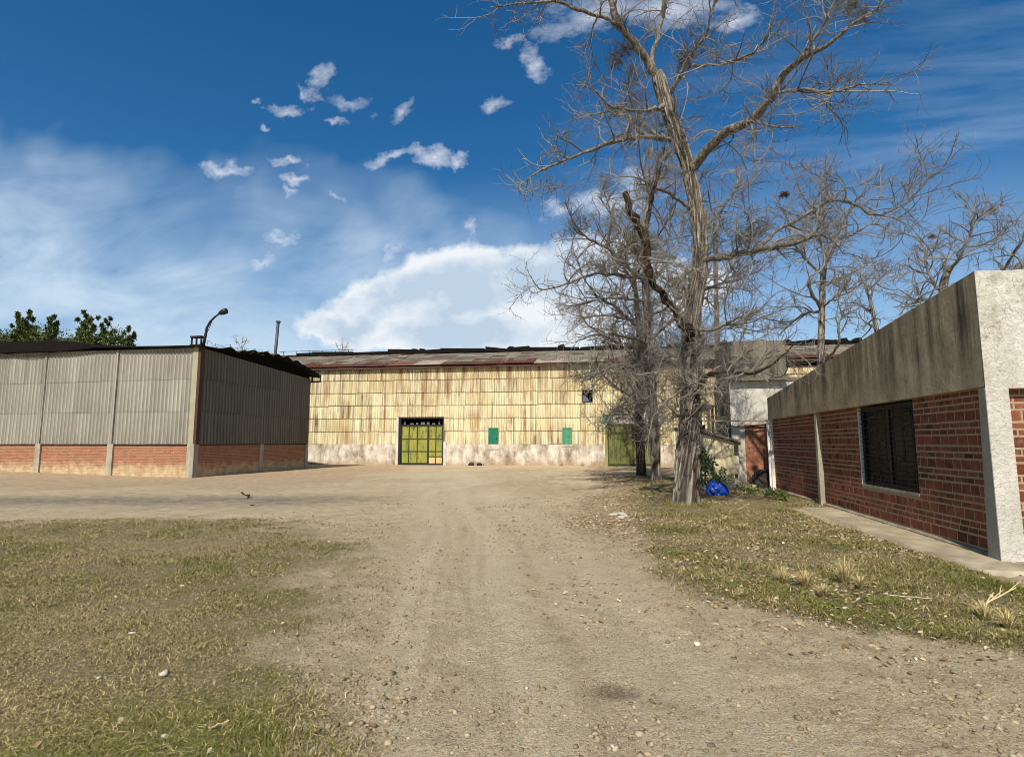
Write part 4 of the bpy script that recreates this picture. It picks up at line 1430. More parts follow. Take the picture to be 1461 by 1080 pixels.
    gr.build('security_grille', m_flat('grille_paint', S(32, 30, 28), 0.6, 0.3, 0.3, 8), win)
    cm = m_flat('curtain_cloth', S(150, 140, 112), 0.9, 0.1, 0.25, 3)
    cu = MB()
    vv = np.linspace(W0 + 0.55, W0 + 1.75, 60)
    G = np.zeros((2, 60, 3))
    for i, zz in enumerate((Z0 + 0.1, Z1 - 0.16)):
        G[i, :, 0] = 0.31 + 0.04 * np.sin(vv * 24)
        G[i, :, 1] = vv
        G[i, :, 2] = zz
    cu.grid(G)
    cu.build('curtain', cm, win)
    s = MB().box(0.112, W0 + 0.004, Z0 - 0.05, 0.20, W1 - 0.004, Z0 - 0.001)
    s.build('sill', POST, win)
    MB().box(0.114, W1 - 0.012, Z0, 0.199, W1 - 0.001, Z1).build('reveal', WHITEPIPE, win)
    # room behind the window
    rm = MB().box(1.8, 0.4, 0.0, 1.85, 8.0, 2.9).box(0.4, 0.4, 2.85, 1.8, 8.0, 2.9).box(0.4, 8.0, 0, 1.8, 8.05, 2.9).box(0.4, 0.35, 0, 1.8, 0.4, 2.9).box(0.36, 0.4, -0.05, 1.8, 8.0, 0.0)
    rm.build('room', DARKIN, t)
    # roof slab behind the parapet
    n = 2
    mb = MB()
    G = np.array([[[0.2, 0.19, top(0) - 0.28], [0.2, L, top(L) - 0.22]], [[Wd, 0.19, top(0) - 0.28], [Wd, L, top(L) - 0.22]]])
    mb.grid(G)
    mb.build('roof', ROOF, t)
    return t


build_brick_house()

# white downpipe and loose cable at the building's far corner
dp = MB()
dp.tube([(6.17, 21.27, 2.45), (6.165, 21.2, 1.2), (6.165, 21.2, 0.16), (6.10, 21.05, 0.08)], 0.045, 8)
tag(dp.build('downpipe', WHITEPIPE, None, True), 'thin white downpipe at the far corner of the brick building', 'downpipe')
pts = [at(x, y, 21.0) for x, y in ((1105, 560), (1109, 572), (1107, 580), (1101, 586), (1104, 596), (1101, 606), (1097, 612))]
tag(MB().tube(pts, 0.02, 5).build('loose_cable', PIPEY, None, True), 'pale loose cable dangling over the far end of the parapet', 'cable')


# concrete path along the wall
def build_path():
    th = -math.atan(0.05)
    for nm, (x0, x1, y0, y1), lab in (('concrete_path', (-0.70, 0.10, -0.75, 6.6), 'cracked concrete path along the brick wall'), ('concrete_path', (0.12, 6.0, -0.40, 0.1), 'concrete apron in front of the brick building')):
        nx, ny = max(3, int((x1 - x0) / 0.05)), max(3, int((y1 - y0) / 0.05))
        xs, ys = np.linspace(x0, x1, nx), np.linspace(y0, y1, ny)
        X, Y = np.meshgrid(xs, ys)
        ed = np.minimum(X - x0, 9) + 0.10 * (fbm(Y * 2, Y * 0, 71, 3) - 0.5)
        wx = X + (X == x0) * 0.14 * (fbm(Y * 1.7, Y * 0 + 3, 72, 4) - 0.5)
        Z = 0.062 + 0.016 * (fbm(X * 1.5, Y * 1.5, 73, 4) - 0.5) + 0.010 * (fbm(X * 9, Y * 9, 74, 3) - 0.5)
        cr = np.abs(fbm(X * 0.9 + 4, Y * 0.9, 75, 4) - 0.5)
        Z = Z - 0.02 * (cr < 0.006) - 0.16 * ((X - x0) < 0.03) - 0.16 * ((Y - y0) < 0.03)
        V = np.stack([wx, Y, Z], -1).reshape(-1, 3)
        a, b = X.shape
        i, j = np.meshgrid(np.arange(a - 1), np.arange(b - 1), indexing='ij')
        F = np.stack([i * b + j, i * b + j + 1, (i + 1) * b + j + 1, (i + 1) * b + j], -1).reshape(-1, 4)
        o = raw(nm, V, F, SIDEWALK, None, None, True)
        o.location = (5.61, 9.0, 0)
        o.rotation_euler = (0, 0, th)
        tag(o, lab, None, None, 'structure')


build_path()


# ------------------------------------------------------------------ white annex, lean-to and what stands beside them
def build_annex():
    t = thing('white_annex', 'tall whitewashed annex with a brick panel and a dark concrete box on top', 'building', (0, 22.3, 0))
    m = MB()
    m.box(5.16, 0.0, -0.3, 9.5, 0.25, 4.0)
    m.box(5.40, 0.25, -0.3, 9.5, 2.6, 4.0)
    m.build('wall', WHITEWALL, t)
    MB().box(5.64, -0.03, -0.2, 7.0, 0.02, 2.36).build('brick_panel', PANELBRICK, t)
    sb = MB()
    yy = np.linspace(0.0, 2.6, 80)
    G = np.zeros((2, 80, 3))
    for i, z in enumerate((1.4, 4.0)):
        G[i, :, 0] = 5.13 + 0.03 * np.cos(yy / 0.16 * 6.283)
        G[i, :, 1] = yy
        G[i, :, 2] = z
    sb.grid(G)
    sb.build('side_cladding', DARKCLAD, t)
    b = MB()
    b.box(5.20, -0.25, 4.02, 7.15, 2.4, 5.5)
    b.box(5.16, -0.29, 4.0, 7.19, 2.45, 4.12)
    b.build('roof_box', DARKBOX, t)
    rb = MB().box(7.19, -0.05, 4.0, 9.5, 2.6, 4.12)
    rb.build('roof', DARKBOX, t)

    l = thing('lean_to', 'small beige rendered lean-to with a thin sloping roof beside the white annex', 'lean-to', (3.05, 21.45, 0))
    m = MB()
    m.prism([(0.45, -0.3), (1.98, -0.3), (1.98, 1.72), (0.45, 2.12)], 1, 0.0, 0.2)
    m.box(0.45, 0.2, -0.3, 0.65, 3.0, 2.05).box(1.78, 0.2, -0.3, 1.98, 0.84, 1.6)
    m.build('wall', BEIGE, l)
    MB().prism([(0.33, 2.21), (2.18, 1.70), (2.18, 1.78), (0.33, 2.29)], 1, -0.16, 3.1).build('roof', DARKBOX, l)
    MB().box(1.985, -0.02, 1.60, 2.24, 0.6, 1.72).build('gutter', PLINTH, l)
    st = MB().box(1.985, 0.35, -0.2, 2.22, 0.84, 1.6)
    st = st.build('white_pier', WHITEWALL, l)
    MB().box(2.05, 0.335, 0.42, 2.15, 0.352, 0.56).build('meter_hole', m_flat('dark_green_box', S(18, 40, 30), 0.6, 0.3), st)
    # dark canopy behind the lean-to
    c = thing('canopy', 'dark sloping canopy of old sheets behind the beige lean-to', 'canopy', (3.4, 24.6, 0))
    G = np.array([[[0.55, 0, 2.75], [1.72, 0, 3.25]], [[0.55, 2.4, 2.95], [1.72, 2.4, 3.45]]])
    MB().grid(G).grid(G - [0, 0, 0.06]).grid(np.stack([G[0], G[0] - [0, 0, 0.06]])).build('sheet', DARKCLAD, c)
    p = MB()
    for x in (0.65, 1.1, 1.6):
        p.box(x - 0.05, 0.1, -0.1, x + 0.05, 0.2, 2.5 + x * 0.4)
    p.build('post', DARKLIMB, c)
    MB().box(0.55, 2.3, -0.1, 1.7, 2.35, 2.5).build('rear_board', DARKIN, c)


build_annex()

pts = [(3.3, 22.0, 2.52), (4.6, 22.02, 2.50), (6.2, 22.02, 2.50), (6.6, 22.0, 2.5)]
tag(MB().tube(pts, 0.028, 6).build('conduit_pipe', PIPEY, None, True), 'thin yellowish pipe running level across the white annex wall', 'pipe')
xx = np.linspace(4.9, 6.5, 12)
pts = np.stack([xx, np.full(12, 22.05), 2.30 + 0.10 * ((xx - 5.4)) ** 2 - 0.02], -1)
tag(MB().tube(pts, 0.024, 5).build('sagging_cable', CABLE, None, True), 'black cable sagging below the yellowish pipe', 'cable')


def blob(name, mat, c, rad, seed, amp=0.3, sub=3, parent=None):
    import bmesh
    bm = bmesh.new()
    bmesh.ops.create_icosphere(bm, subdivisions=sub, radius=1.0)
    P = np.array([v.co for v in bm.verts])
    n = fbm(P[:, 0] * 2.3 + P[:, 2] * 1.7 + 9, P[:, 1] * 2.3 - P[:, 2] * 1.1 + 9, seed, 4) - 0.5
    n2 = fbm(P[:, 0] * 6 + P[:, 2] * 5 + 9, P[:, 1] * 6 - P[:, 2] * 4 + 9, seed + 3, 3) - 0.5
    Q = P * (1 + amp * n * 2 + amp * 0.7 * n2)[:, None] * np.array(rad)
    Q[:, 2] = np.maximum(Q[:, 2], -rad[2] * 0.55) + rad[2] * 0.55
    for v, q in zip(bm.verts, Q):
        v.co = q
    me = bpy.data.meshes.new(name)
    bm.to_mesh(me)
    bm.free()
    me.materials.append(mat.m)
    o = link(name, me, parent)
    o.location = c
    return o


def leafy(name, mat, spots, n, ls, cols, seed, parent=None, loose=False):
    """leaves gathered in clumps: spots = [(cx,cy,cz,rx,ry,rz)]"""
    r = np.random.default_rng(seed)
    out, C = [], []
    cols = np.array([S(*c)[:3] for c in cols])
    for (cx, cy, cz, rx, ry, rz) in spots:
        d = r.normal(size=(n, 3))
        d /= np.linalg.norm(d, axis=1, keepdims=True)
        p = d * (r.random((n, 1)) ** (0.5 if not loose else 1.0)) * (1.0 if not loose else 1.35) * [rx, ry, rz] + [cx, cy, cz]
        a = r.normal(size=(n, 3))
        a /= np.linalg.norm(a, axis=1, keepdims=True)
        a = a * 0.7 + d * 0.7
        b = np.cross(a, r.normal(size=(n, 3)))
        b /= np.linalg.norm(b, axis=1, keepdims=True) + 1e-9
        s = ls * (0.5 + r.random((n, 1)))
        out.append(np.stack([p, p + a * s * 0.5 + b * s * 0.28, p + a * s, p + a * s * 0.5 - b * s * 0.28], 1))
        k = cols[r.integers(0, len(cols), n)] * (0.7 + 0.6 * r.random((n, 1)))
        C.append(np.repeat(k, 4, 0))
    V = np.concatenate(out).reshape(-1, 3)
    F = np.arange(len(V)).reshape(-1, 4)
    return raw(name, V, F, mat, parent, {'Col': np.concatenate(C)})


GREENS = [(70, 96, 38), (92, 112, 50), (52, 74, 30), (112, 128, 62)]
DARKG = [(44, 62, 26), (60, 78, 34), (34, 50, 22), (78, 92, 46)]

sk = blob('blue_sack', SACK, (3.86, 18.95, 0.02), (0.34, 0.30, 0.30), 61, 0.30, 4)
tag(sk, 'crumpled bright blue plastic sack holding a shrub behind the big tree', 'sack')
sh = thing('shrub', 'small green shrub growing from the blue sack', 'shrub', (3.95, 19.0, 0.3))
MB().tube([(0, 0, -0.15), (0.03, 0, 0.2), (0.08, 0.02, 0.42)], [0.025, 0.02, 0.01], 6).build('stem', LIMB, sh)
leafy('foliage', FOLI, [(0.05, 0, 0.30, 0.22, 0.2, 0.18), (0.25, 0, 0.22, 0.18, 0.15, 0.16), (-0.1, 0.05, 0.2, 0.16, 0.15, 0.15), (0.12, 0, 0.48, 0.10, 0.1, 0.14)], 90, 0.07, GREENS, 5, sh)
sh = thing('shrub', 'tall dark green shrub standing between the big tree and the beige lean-to', 'shrub', (3.75, 20.3, 0))
MB().tube([(0, 0, -0.1), (0.03, 0, 0.8), (-0.02, 0, 1.35)], [0.04, 0.03, 0.012], 6).build('stem', LIMB, sh)
leafy('foliage', FOLI, [(0, 0, 0.55, 0.42, 0.35, 0.32), (-0.12, 0, 0.95, 0.34, 0.3, 0.3), (0.14, 0, 1.0, 0.26, 0.25, 0.25), (-0.08, 0, 1.35, 0.2, 0.2, 0.22), (0.2, 0, 0.4, 0.3, 0.3, 0.25)], 260, 0.085, DARKG, 6, sh)

hp = blob('dark_heap', HEAPM, (6.12, 21.95, 0.0), (0.46, 0.26, 0.42), 67, 0.42, 4)  # low, lumpy, nearly black mound, not identified further
tag(hp, 'dark heap in the corner below the brick panel', 'heap')
st = MB().box(4.95, 21.05, -0.1, 5.75, 21.4, 0.10).box(5.1, 21.3, -0.1, 5.7, 21.9, 0.2)
tag(st.build('doorstep', SIDEWALK), 'low worn concrete step at the foot of the lean-to', 'step')


def weed(loc, label, n, h, seed, cols=GREENS):
    t = thing('weed', label, 'weed', (loc[0], loc[1], float(gz(np.array([loc[0]]), np.array([loc[1]]))[0])), 0, 'green weeds by the wall')
    r = np.random.default_rng(seed)
    mb = MB()
    sp = []
    for i in range(n):
        a = r.random() * 6.28
        l = h * (0.6 + 0.6 * r.random())
        e = np.array([math.cos(a) * l * 0.7, math.sin(a) * l * 0.7, l * 0.8])
        mb.tube([(0, 0, 0), e * 0.5 + [0, 0, 0.03], e], [0.006, 0.005, 0.003], 4, False)
        sp.append((e[0] * 0.8, e[1] * 0.8, e[2] * 0.85, 0.09, 0.09, 0.06))
        sp.append((e[0] * 0.45, e[1] * 0.45, e[2] * 0.5, 0.07, 0.07, 0.05))
    mb.build('stem', FOLI if False else TWIGD, t)
    leafy('foliage', FOLI, sp, 14, 0.06, cols, seed, t)


for i, (px, py, h, lab) in enumerate(((1075, 708, 0.35, 'green weed by the downpipe, leftmost of the weeds'), (1092, 712, 0.3, 'low green weed just right of the downpipe foot'),
                                      (1108, 716, 0.42, 'bushy green weed in front of the brick wall, nearest the path end'), (1122, 718, 0.34, 'spreading green weed where the concrete path starts'),
                                      (1176, 722, 0.16, 'tiny weed at the foot of the wall pilaster'), (1064, 704, 0.25, 'small weed below the dark heap'))):
    r_ = ray(px, py)
    p = r_ * (CAMZ / -r_[2])
    weed(p[:2], lab, 7 if h > 0.2 else 4, h, 700 + i)


# weeds along the foot of the warehouse wall
def dry_tuft(loc, label, n, h, seed, group='dry grass tufts', spread=1.2, cols=((206, 184, 128), (180, 154, 100), (222, 206, 158)), w=0.0028):
    n = n * 3
    h = h * 0.85
    r = np.random.default_rng(seed)
    a = r.random(n) * 6.28
    l = h * (0.5 + 0.7 * r.random(n))
    d = np.stack([np.cos(a), np.sin(a), np.zeros(n)], -1)
    b = d * (0.10 * h * r.random((n, 1)))
    lean = spread * r.random((n, 1))
    p1 = b + d * lean * l[:, None] * 0.4 + np.array([0, 0, 1]) * l[:, None] * 0.6
    p2 = b + d * lean * l[:, None] * 1.1 + np.array([0, 0, 1]) * l[:, None] * (1 - 0.35 * lean)
    sd = np.stack([-np.sin(a), np.cos(a), np.zeros(n)], -1) * w
    V = np.stack([b - sd, b + sd, p1 + sd * 0.8, p1 - sd * 0.8, p2 + sd * 0.2, p2 - sd * 0.2], 1).reshape(-1, 3)
    k = np.arange(n)[:, None] * 6
    F = np.concatenate([k + [[0, 1, 2, 3]], k + [[3, 2, 4, 5]]], 0)
    cc = np.array([S(*c)[:3] for c in cols])[r.integers(0, len(cols), n)] * (0.7 + 0.5 * r.random((n, 1)))
    o = raw('dry_grass_tuft', V, F, GRASSM, None, {'Col': np.repeat(cc, 6, 0)})
    o.location = (loc[0], loc[1], float(gz(np.array([loc[0]]), np.array([loc[1]]))[0]))
    tag(o, label, 'grass tuft', group)


for i, (px, py, n, h, lab) in enumerate((
        (1205, 838, 60, 0.34, 'tall pale dry tuft standing on the middle of the right verge'), (1150, 845, 60, 0.26, 'brown dry tuft just left of the tall pale one'),
        (1118, 838, 45, 0.22, 'low straw tuft at the left end of the dry clump on the verge'), (1228, 846, 45, 0.2, 'short straw tuft just right of the tall pale one'),
        (1175, 860, 50, 0.18, 'flattened dry tuft in front of the tall pale one'), (1405, 890, 50, 0.2, 'dry tuft under the broken sticks at the right edge'),
        (1440, 905, 45, 0.2, 'dry tuft cut by the right edge of the picture'), (800, 662, 40, 0.35, 'dry tuft at the foot of the warehouse wall below the right hatch'),
        (830, 663, 40, 0.4, 'dry tuft at the foot of the warehouse wall left of the olive gate'), (690, 661, 40, 0.25, 'dry tuft at the foot of the warehouse wall below the left hatch'),
        (1060, 760, 50, 0.2, 'dry leafy tuft on the verge in front of the weeds'))):
    r_ = ray(px, py)
    p = r_ * (CAMZ / -r_[2])
    if py < 670:
        p = np.array([at(px, 640, 41.6)[0], 41.6, 0])
    dry_tuft(p[:2], lab, n, h, 800 + i)

# rubble, bits of masonry
rb = thing('rubble_pile', 'white rubble lying among dead leaves at the verge edge', 'rubble', (0.62, 13.8, 0.0))
for i in range(6):
    blob('rubble_lump', RUBBLEM, (rng.normal() * 0.11, rng.normal() * 0.25, -0.01), (0.05 + 0.04 * rng.random(), 0.04 + 0.03 * rng.random(), 0.04 + 0.02 * rng.random()), 900 + i, 0.4, 2, rb)
for i, (px, lab) in enumerate(((673, 'dark lump of rubble at the wall foot, left of the pair'), (684, 'dark lump of rubble at the wall foot, right of the pair'))):
    p = at(px, 659, 41.5)
    o = blob('rubble_lump', HEAPM, (p[0], 41.5, -0.03), (0.24, 0.2, 0.17), 950 + i, 0.4, 2)
    tag(o, lab, 'rubble', 'dark lumps at the warehouse wall')

# sticks lying about
for i, (pa, pb, rr, lab) in enumerate((((1392, 880), (1450, 838), 0.011, 'pale broken stick propped up at the right end of the verge'), ((1405, 885), (1418, 845), 0.009, 'short upright pale stick beside the propped one'),
                                       ((1268, 858), (1330, 864), 0.008, 'thin pale stick lying flat on the verge grass'), ((325, 1040), (300, 1052), 0.010, 'pale stick lying in the left grass near the bottom'),
                                       ((1070, 722), (1040, 738), 0.014, 'pale stick leaning in the leaves below the weeds'), ((345, 703), (362, 722), 0.03, 'dark bent twig on the bare ground before the shed'))):
    def gp(q, lift):
        r_ = ray(*q)
        p = r_ * (CAMZ / -r_[2])
        return np.array([p[0], p[1], float(gz(np.array([p[0]]), np.array([p[1]]))[0]) + lift])
    if i in (0, 1):
        a_ = gp(pa, 0.03)
        b_ = at(pb[0], pb[1], a_[1] + 0.15)
    else:
        a_, b_ = gp(pa, 0.02), gp(pb, 0.03)
    pts = np.linspace(a_, b_, 6)
    pts[1:-1] += rng.normal(size=(4, 3)) * 0.012 * np.linalg.norm(b_ - a_) / 0.5
    mb = MB()
    mb.tube(pts, np.linspace(rr, rr * 0.5, 6), 5)
    if i == 0:
        for k in (2, 3, 4):
            mb.tube([pts[k], pts[k] + (b_ - a_) * 0.25 + np.array([0.05 * (-1) ** k, 0.03, 0.05])], [rr * 0.5, rr * 0.3], 4)
    tag(mb.build('stick', m_twig('dry_stick', S(190, 168, 122), S(206, 186, 142)) if i != 5 else DARKLIMB), lab, 'stick', 'sticks on the ground')


# ------------------------------------------------------------------ trees
def crom(P, n):
    """resample a polyline (columns: any) smoothly to n points"""
    P = np.asarray(P, float)
    if len(P) == 2:
        t = np.linspace(0, 1, n)[:, None]
        return P[0] * (1 - t) + P[1] * t
    seg = np.linalg.norm(np.diff(P[:, :3], axis=0), axis=1)
    s = np.concatenate([[0], np.cumsum(seg)])
    Q = np.concatenate([[2 * P[0] - P[1]], P, [2 * P[-1] - P[-2]]])
    out = []
    for u in np.linspace(0, s[-1], n):
        i = min(max(np.searchsorted(s, u) - 1, 0), len(P) - 2)
        t = (u - s[i]) / (seg[i] + 1e-9)
        a, b, c, d = Q[i], Q[i + 1], Q[i + 2], Q[i + 3]
        out.append(0.5 * (2 * b + (c - a) * t + (2 * a - 5 * b + 4 * c - d) * t * t + (3 * b - a - 3 * c + d) * t ** 3))
    return np.array(out)


def spawn(P, Rr, per_m, lens, m, r, rmax, rmin, ang=(0.6, 1.25), curl=0.22, up=(-0.05, 0.30), tmin=0.12, tmax=1.0, shrink=0.45, bias=None):
    """children of all parents at once: P (B,n,3), Rr (B,n)"""
    B, n = P.shape[:2]
    L = np.linalg.norm(np.diff(P, axis=1), axis=2).sum(1)
    cnt = r.poisson(L * per_m)
    idx = np.repeat(np.arange(B), cnt)
    C = len(idx)
    if C == 0:
        return np.zeros((0, m, 3)), np.zeros((0, m))
    t = tmin + (tmax - tmin) * r.random(C)
    f = t * (n - 1)
    i0 = np.minimum(f.astype(int), n - 2)
    w = (f - i0)[:, None]
    p = P[idx, i0] * (1 - w) + P[idx, i0 + 1] * w
    T = P[idx, i0 + 1] - P[idx, i0]
    T /= np.linalg.norm(T, axis=1, keepdims=True) + 1e-9
    rad = Rr[idx, i0]
    q = r.normal(size=(C, 3))
    q -= (q * T).sum(1, keepdims=True) * T
    q /= np.linalg.norm(q, axis=1, keepdims=True) + 1e-9
    a = (ang[0] + (ang[1] - ang[0]) * r.random(C))[:, None]
    d = T * np.cos(a) + q * np.sin(a)
    ln = (lens[0] + (lens[1] - lens[0]) * r.random(C) ** 1.4) * (1 - shrink * t)
    st = (ln / (m - 1))[:, None]
    u = (up[0] + (up[1] - up[0]) * r.random(C))[:, None]
    bend = r.normal(size=(C, 3)) * curl * 0.85
    out = [p]
    for k in range(m - 1):
        d = d + bend + r.normal(size=(C, 3)) * curl * 0.4
        d[:, 2:3] += u
        if bias is not None:
            d = d + bias
        d /= np.linalg.norm(d, axis=1, keepdims=True) + 1e-9
        p = p + d * st
        out.append(p)
    Q = np.stack(out, 1)
    r0 = np.clip(rad * 0.75, rmin * 1.3, rmax)
    RR = r0[:, None] + (np.maximum(rmin, r0 * 0.35)[:, None] - r0[:, None]) * np.linspace(0, 1, m)[None]
    return Q, RR


def trunk_mesh(name, pts, rad, mat, parent, ridge=0.10, seg=72, step=0.04, flare=0.35, seed=1):
    L = np.linalg.norm(np.diff(np.array(pts)[:, :3], axis=0), axis=1).sum()
    n = max(12, int(L / step))
    A = crom(np.concatenate([np.array(pts), np.array(rad)[:, None]], 1), n)
    P, Rr = A[None, :, :3], A[None, :, 3]
    V, F = tubes(P, Rr, seg)
    V = V.reshape(n, seg, 3)
    c = A[:, None, :3]
    a = np.arange(seg) / seg
    s = np.linspace(0, L, n)
    ang, hh = np.meshgrid(a, s)
    def per(fq, hq, sd):
        x = np.cos(ang * 6.283) * fq
        y = np.sin(ang * 6.283) * fq
        return fbm(x + hh * hq * 0.31 + 20, y + hh * hq + 20, sd, 3)
    w = per(1.2, 0.9, seed)
    fq = 3.6 if rad[0] > 0.35 else 2.2
    ca, sa = np.cos(ang * 6.283), np.sin(ang * 6.283)
    rd = np.abs(2 * fbm(ca * fq + 1.1 * w + hh * 0.6 + 11, sa * fq + hh * 1.25 + 11, seed + 5, 2) - 1)
    rd = np.minimum(rd, np.abs(2 * fbm(ca * fq - 1.1 * w - hh * 0.7 + 31, sa * fq + hh * 1.15 + 31, seed + 6, 2) - 1) * 1.2)
    rd = sst(0.0, 0.36 if rad[0] > 0.3 else 0.28, rd)
    lump = per(1.0, 0.8, seed + 9) - 0.5
    k = 1 + ridge * (rd - 0.8) * 1.6 + 0.22 * lump
    fl = flare * np.exp(-hh / 0.35) * (0.65 + 0.7 * (np.sin(ang * 6.283 * 3 + seed) * 0.5 + 0.5))
    k = k + fl
    V = c + (V - c) * k[..., None]
    fur = np.stack([(1 - rd).ravel()] * 3, -1)
    return raw(name, V.reshape(-1, 3), F, mat, parent, {'furrow': fur}, True)


def to3(lst, base):
    """(px, py, distance, radius) -> local points and radii"""
    p = np.array([at(a, b, c) for a, b, c, _ in lst]) - base
    return p, np.array([q[3] for q in lst]) * 0.82


def make_tree(name, label, group, base, trunk, limbs, seed, bark, limb_mats, cfg, twig_mat, cat='tree', trunk_kw=None):
    base = np.array(base, float)
    t = thing(name, label, cat, tuple(base), 0, group)
    r = np.random.default_rng(seed)
    p, rad = to3(trunk, base)
    p[0] = (p[0][0], p[0][1], -0.15)
    trunk_mesh('trunk', p, rad, bark, t, seed=seed, **(trunk_kw or {}))
    P0, R0 = [], []
    for i, lb in enumerate(limbs):
        q, rr = to3(lb, base)
        A = crom(np.concatenate([q, rr[:, None]], 1), 22)
        wob = r.normal(size=(22, 3)) * 0.35
        wob[0] = 0
        A[:, :3] += np.clip(wob, -0.6, 0.6) * np.minimum(A[:, 3:4] * 1.1, 0.09)
        P0.append(A[:, :3])
        R0.append(np.maximum(A[:, 3], 0.006))
        V, F = tubes(A[None, :, :3], R0[-1][None] * (1 + 0.12 * r.normal(size=22))[None], 10)
        raw('branch', V, F, limb_mats[i] if isinstance(limb_mats, dict) and i in limb_mats else (limb_mats[None] if isinstance(limb_mats, dict) else limb_mats), t, None, True)
    TA = crom(np.concatenate([p, rad[:, None]], 1), 22)
    lv = []
    P0, R0 = np.array(P0), np.array(R0)
    a = [spawn(P0, R0, cfg['d1'], cfg['l1'], 9, r, cfg.get('r1', 0.03), 0.009, up=cfg.get('up1', (-0.03, 0.16)), tmin=cfg.get('t1', 0.15), curl=0.22)]
    if cfg.get('dt'):
        k = cfg['dt']
        a.append(spawn(TA[None, :, :3], TA[None, :, 3], k[0], k[1], 9, r, k[2], 0.008, ang=(0.8, 1.5), up=k[3], tmin=k[4], tmax=k[5], curl=0.26))
    for k in cfg.get('tangle', ()):
        a.append(spawn(TA[None, :, :3], TA[None, :, 3], k[0], k[1], 9, r, 0.014, 0.006, ang=(0.9, 1.6), up=k[2], tmin=k[3], tmax=k[4], curl=0.4))
    q1, r1 = np.concatenate([x[0] for x in a]), np.concatenate([x[1] for x in a])
    q2, r2 = spawn(q1, r1, cfg['d2'], cfg['l2'], 7, r, 0.013, 0.0055, up=cfg.get('up2', (-0.08, 0.2)), curl=0.26, tmin=0.1)
    q3, r3 = spawn(q2, r2, cfg['d3'], cfg['l3'], 5, r, 0.008, 0.0035, up=cfg.get('up3', (-0.1, 0.25)), curl=0.32, tmin=0.08)
    q4, r4 = spawn(P0, R0, cfg.get('d4', 6), (0.15, 0.5), 5, r, 0.009, 0.004, up=(-0.1, 0.3), curl=0.3)
    s = cfg.get('thick', 1.0)
    Vs, Fs, n = [], [], 0
    for q, rr, sd in ((q1, r1, 5), (q2, r2, 3), (q3, r3, 3), (q4, r4, 3)):
        if len(q):
            V, F = tubes(q, rr * s, sd)
            Vs.append(V)
            Fs.append(F + n)
            n += len(V)
    raw('crown', np.concatenate(Vs), np.concatenate(Fs), twig_mat, t)
    return t, base


def air_plant(parent, base, px, py, Y, rad, n, seed, mat=MOSS, name='air_plant', squash=1.0):
    """tangled ball of thin strands sitting in the branches"""
    r = np.random.default_rng(seed)
    c = at(px, py, Y) - base
    d = r.normal(size=(n, 3))
    d /= np.linalg.norm(d, axis=1, keepdims=True)
    p0 = c + d * rad * 0.45 * r.random((n, 1))
    pts = [p0]
    e = r.normal(size=(n, 3)) * 0.5 + d
    for k in range(4):
        e = e / (np.linalg.norm(e, axis=1, keepdims=True)) + r.normal(size=(n, 3)) * 0.5
        pts.append(pts[-1] + e / np.linalg.norm(e, axis=1, keepdims=True) * rad * 0.26 * [1, 1, squash])
    P = np.stack(pts, 1)
    if name == 'air_plant':
        k_ = r.integers(0, 5, n)
        P = P + ((r.random((5, 3)) - 0.5) * rad * [2.2, 2.0, 1.3])[k_][:, None, :]
    V, F = tubes(P, np.full(P.shape[:2], 0.006) * np.linspace(1.2, 0.6, 5), 3)
    raw(name, V, F, mat, parent)


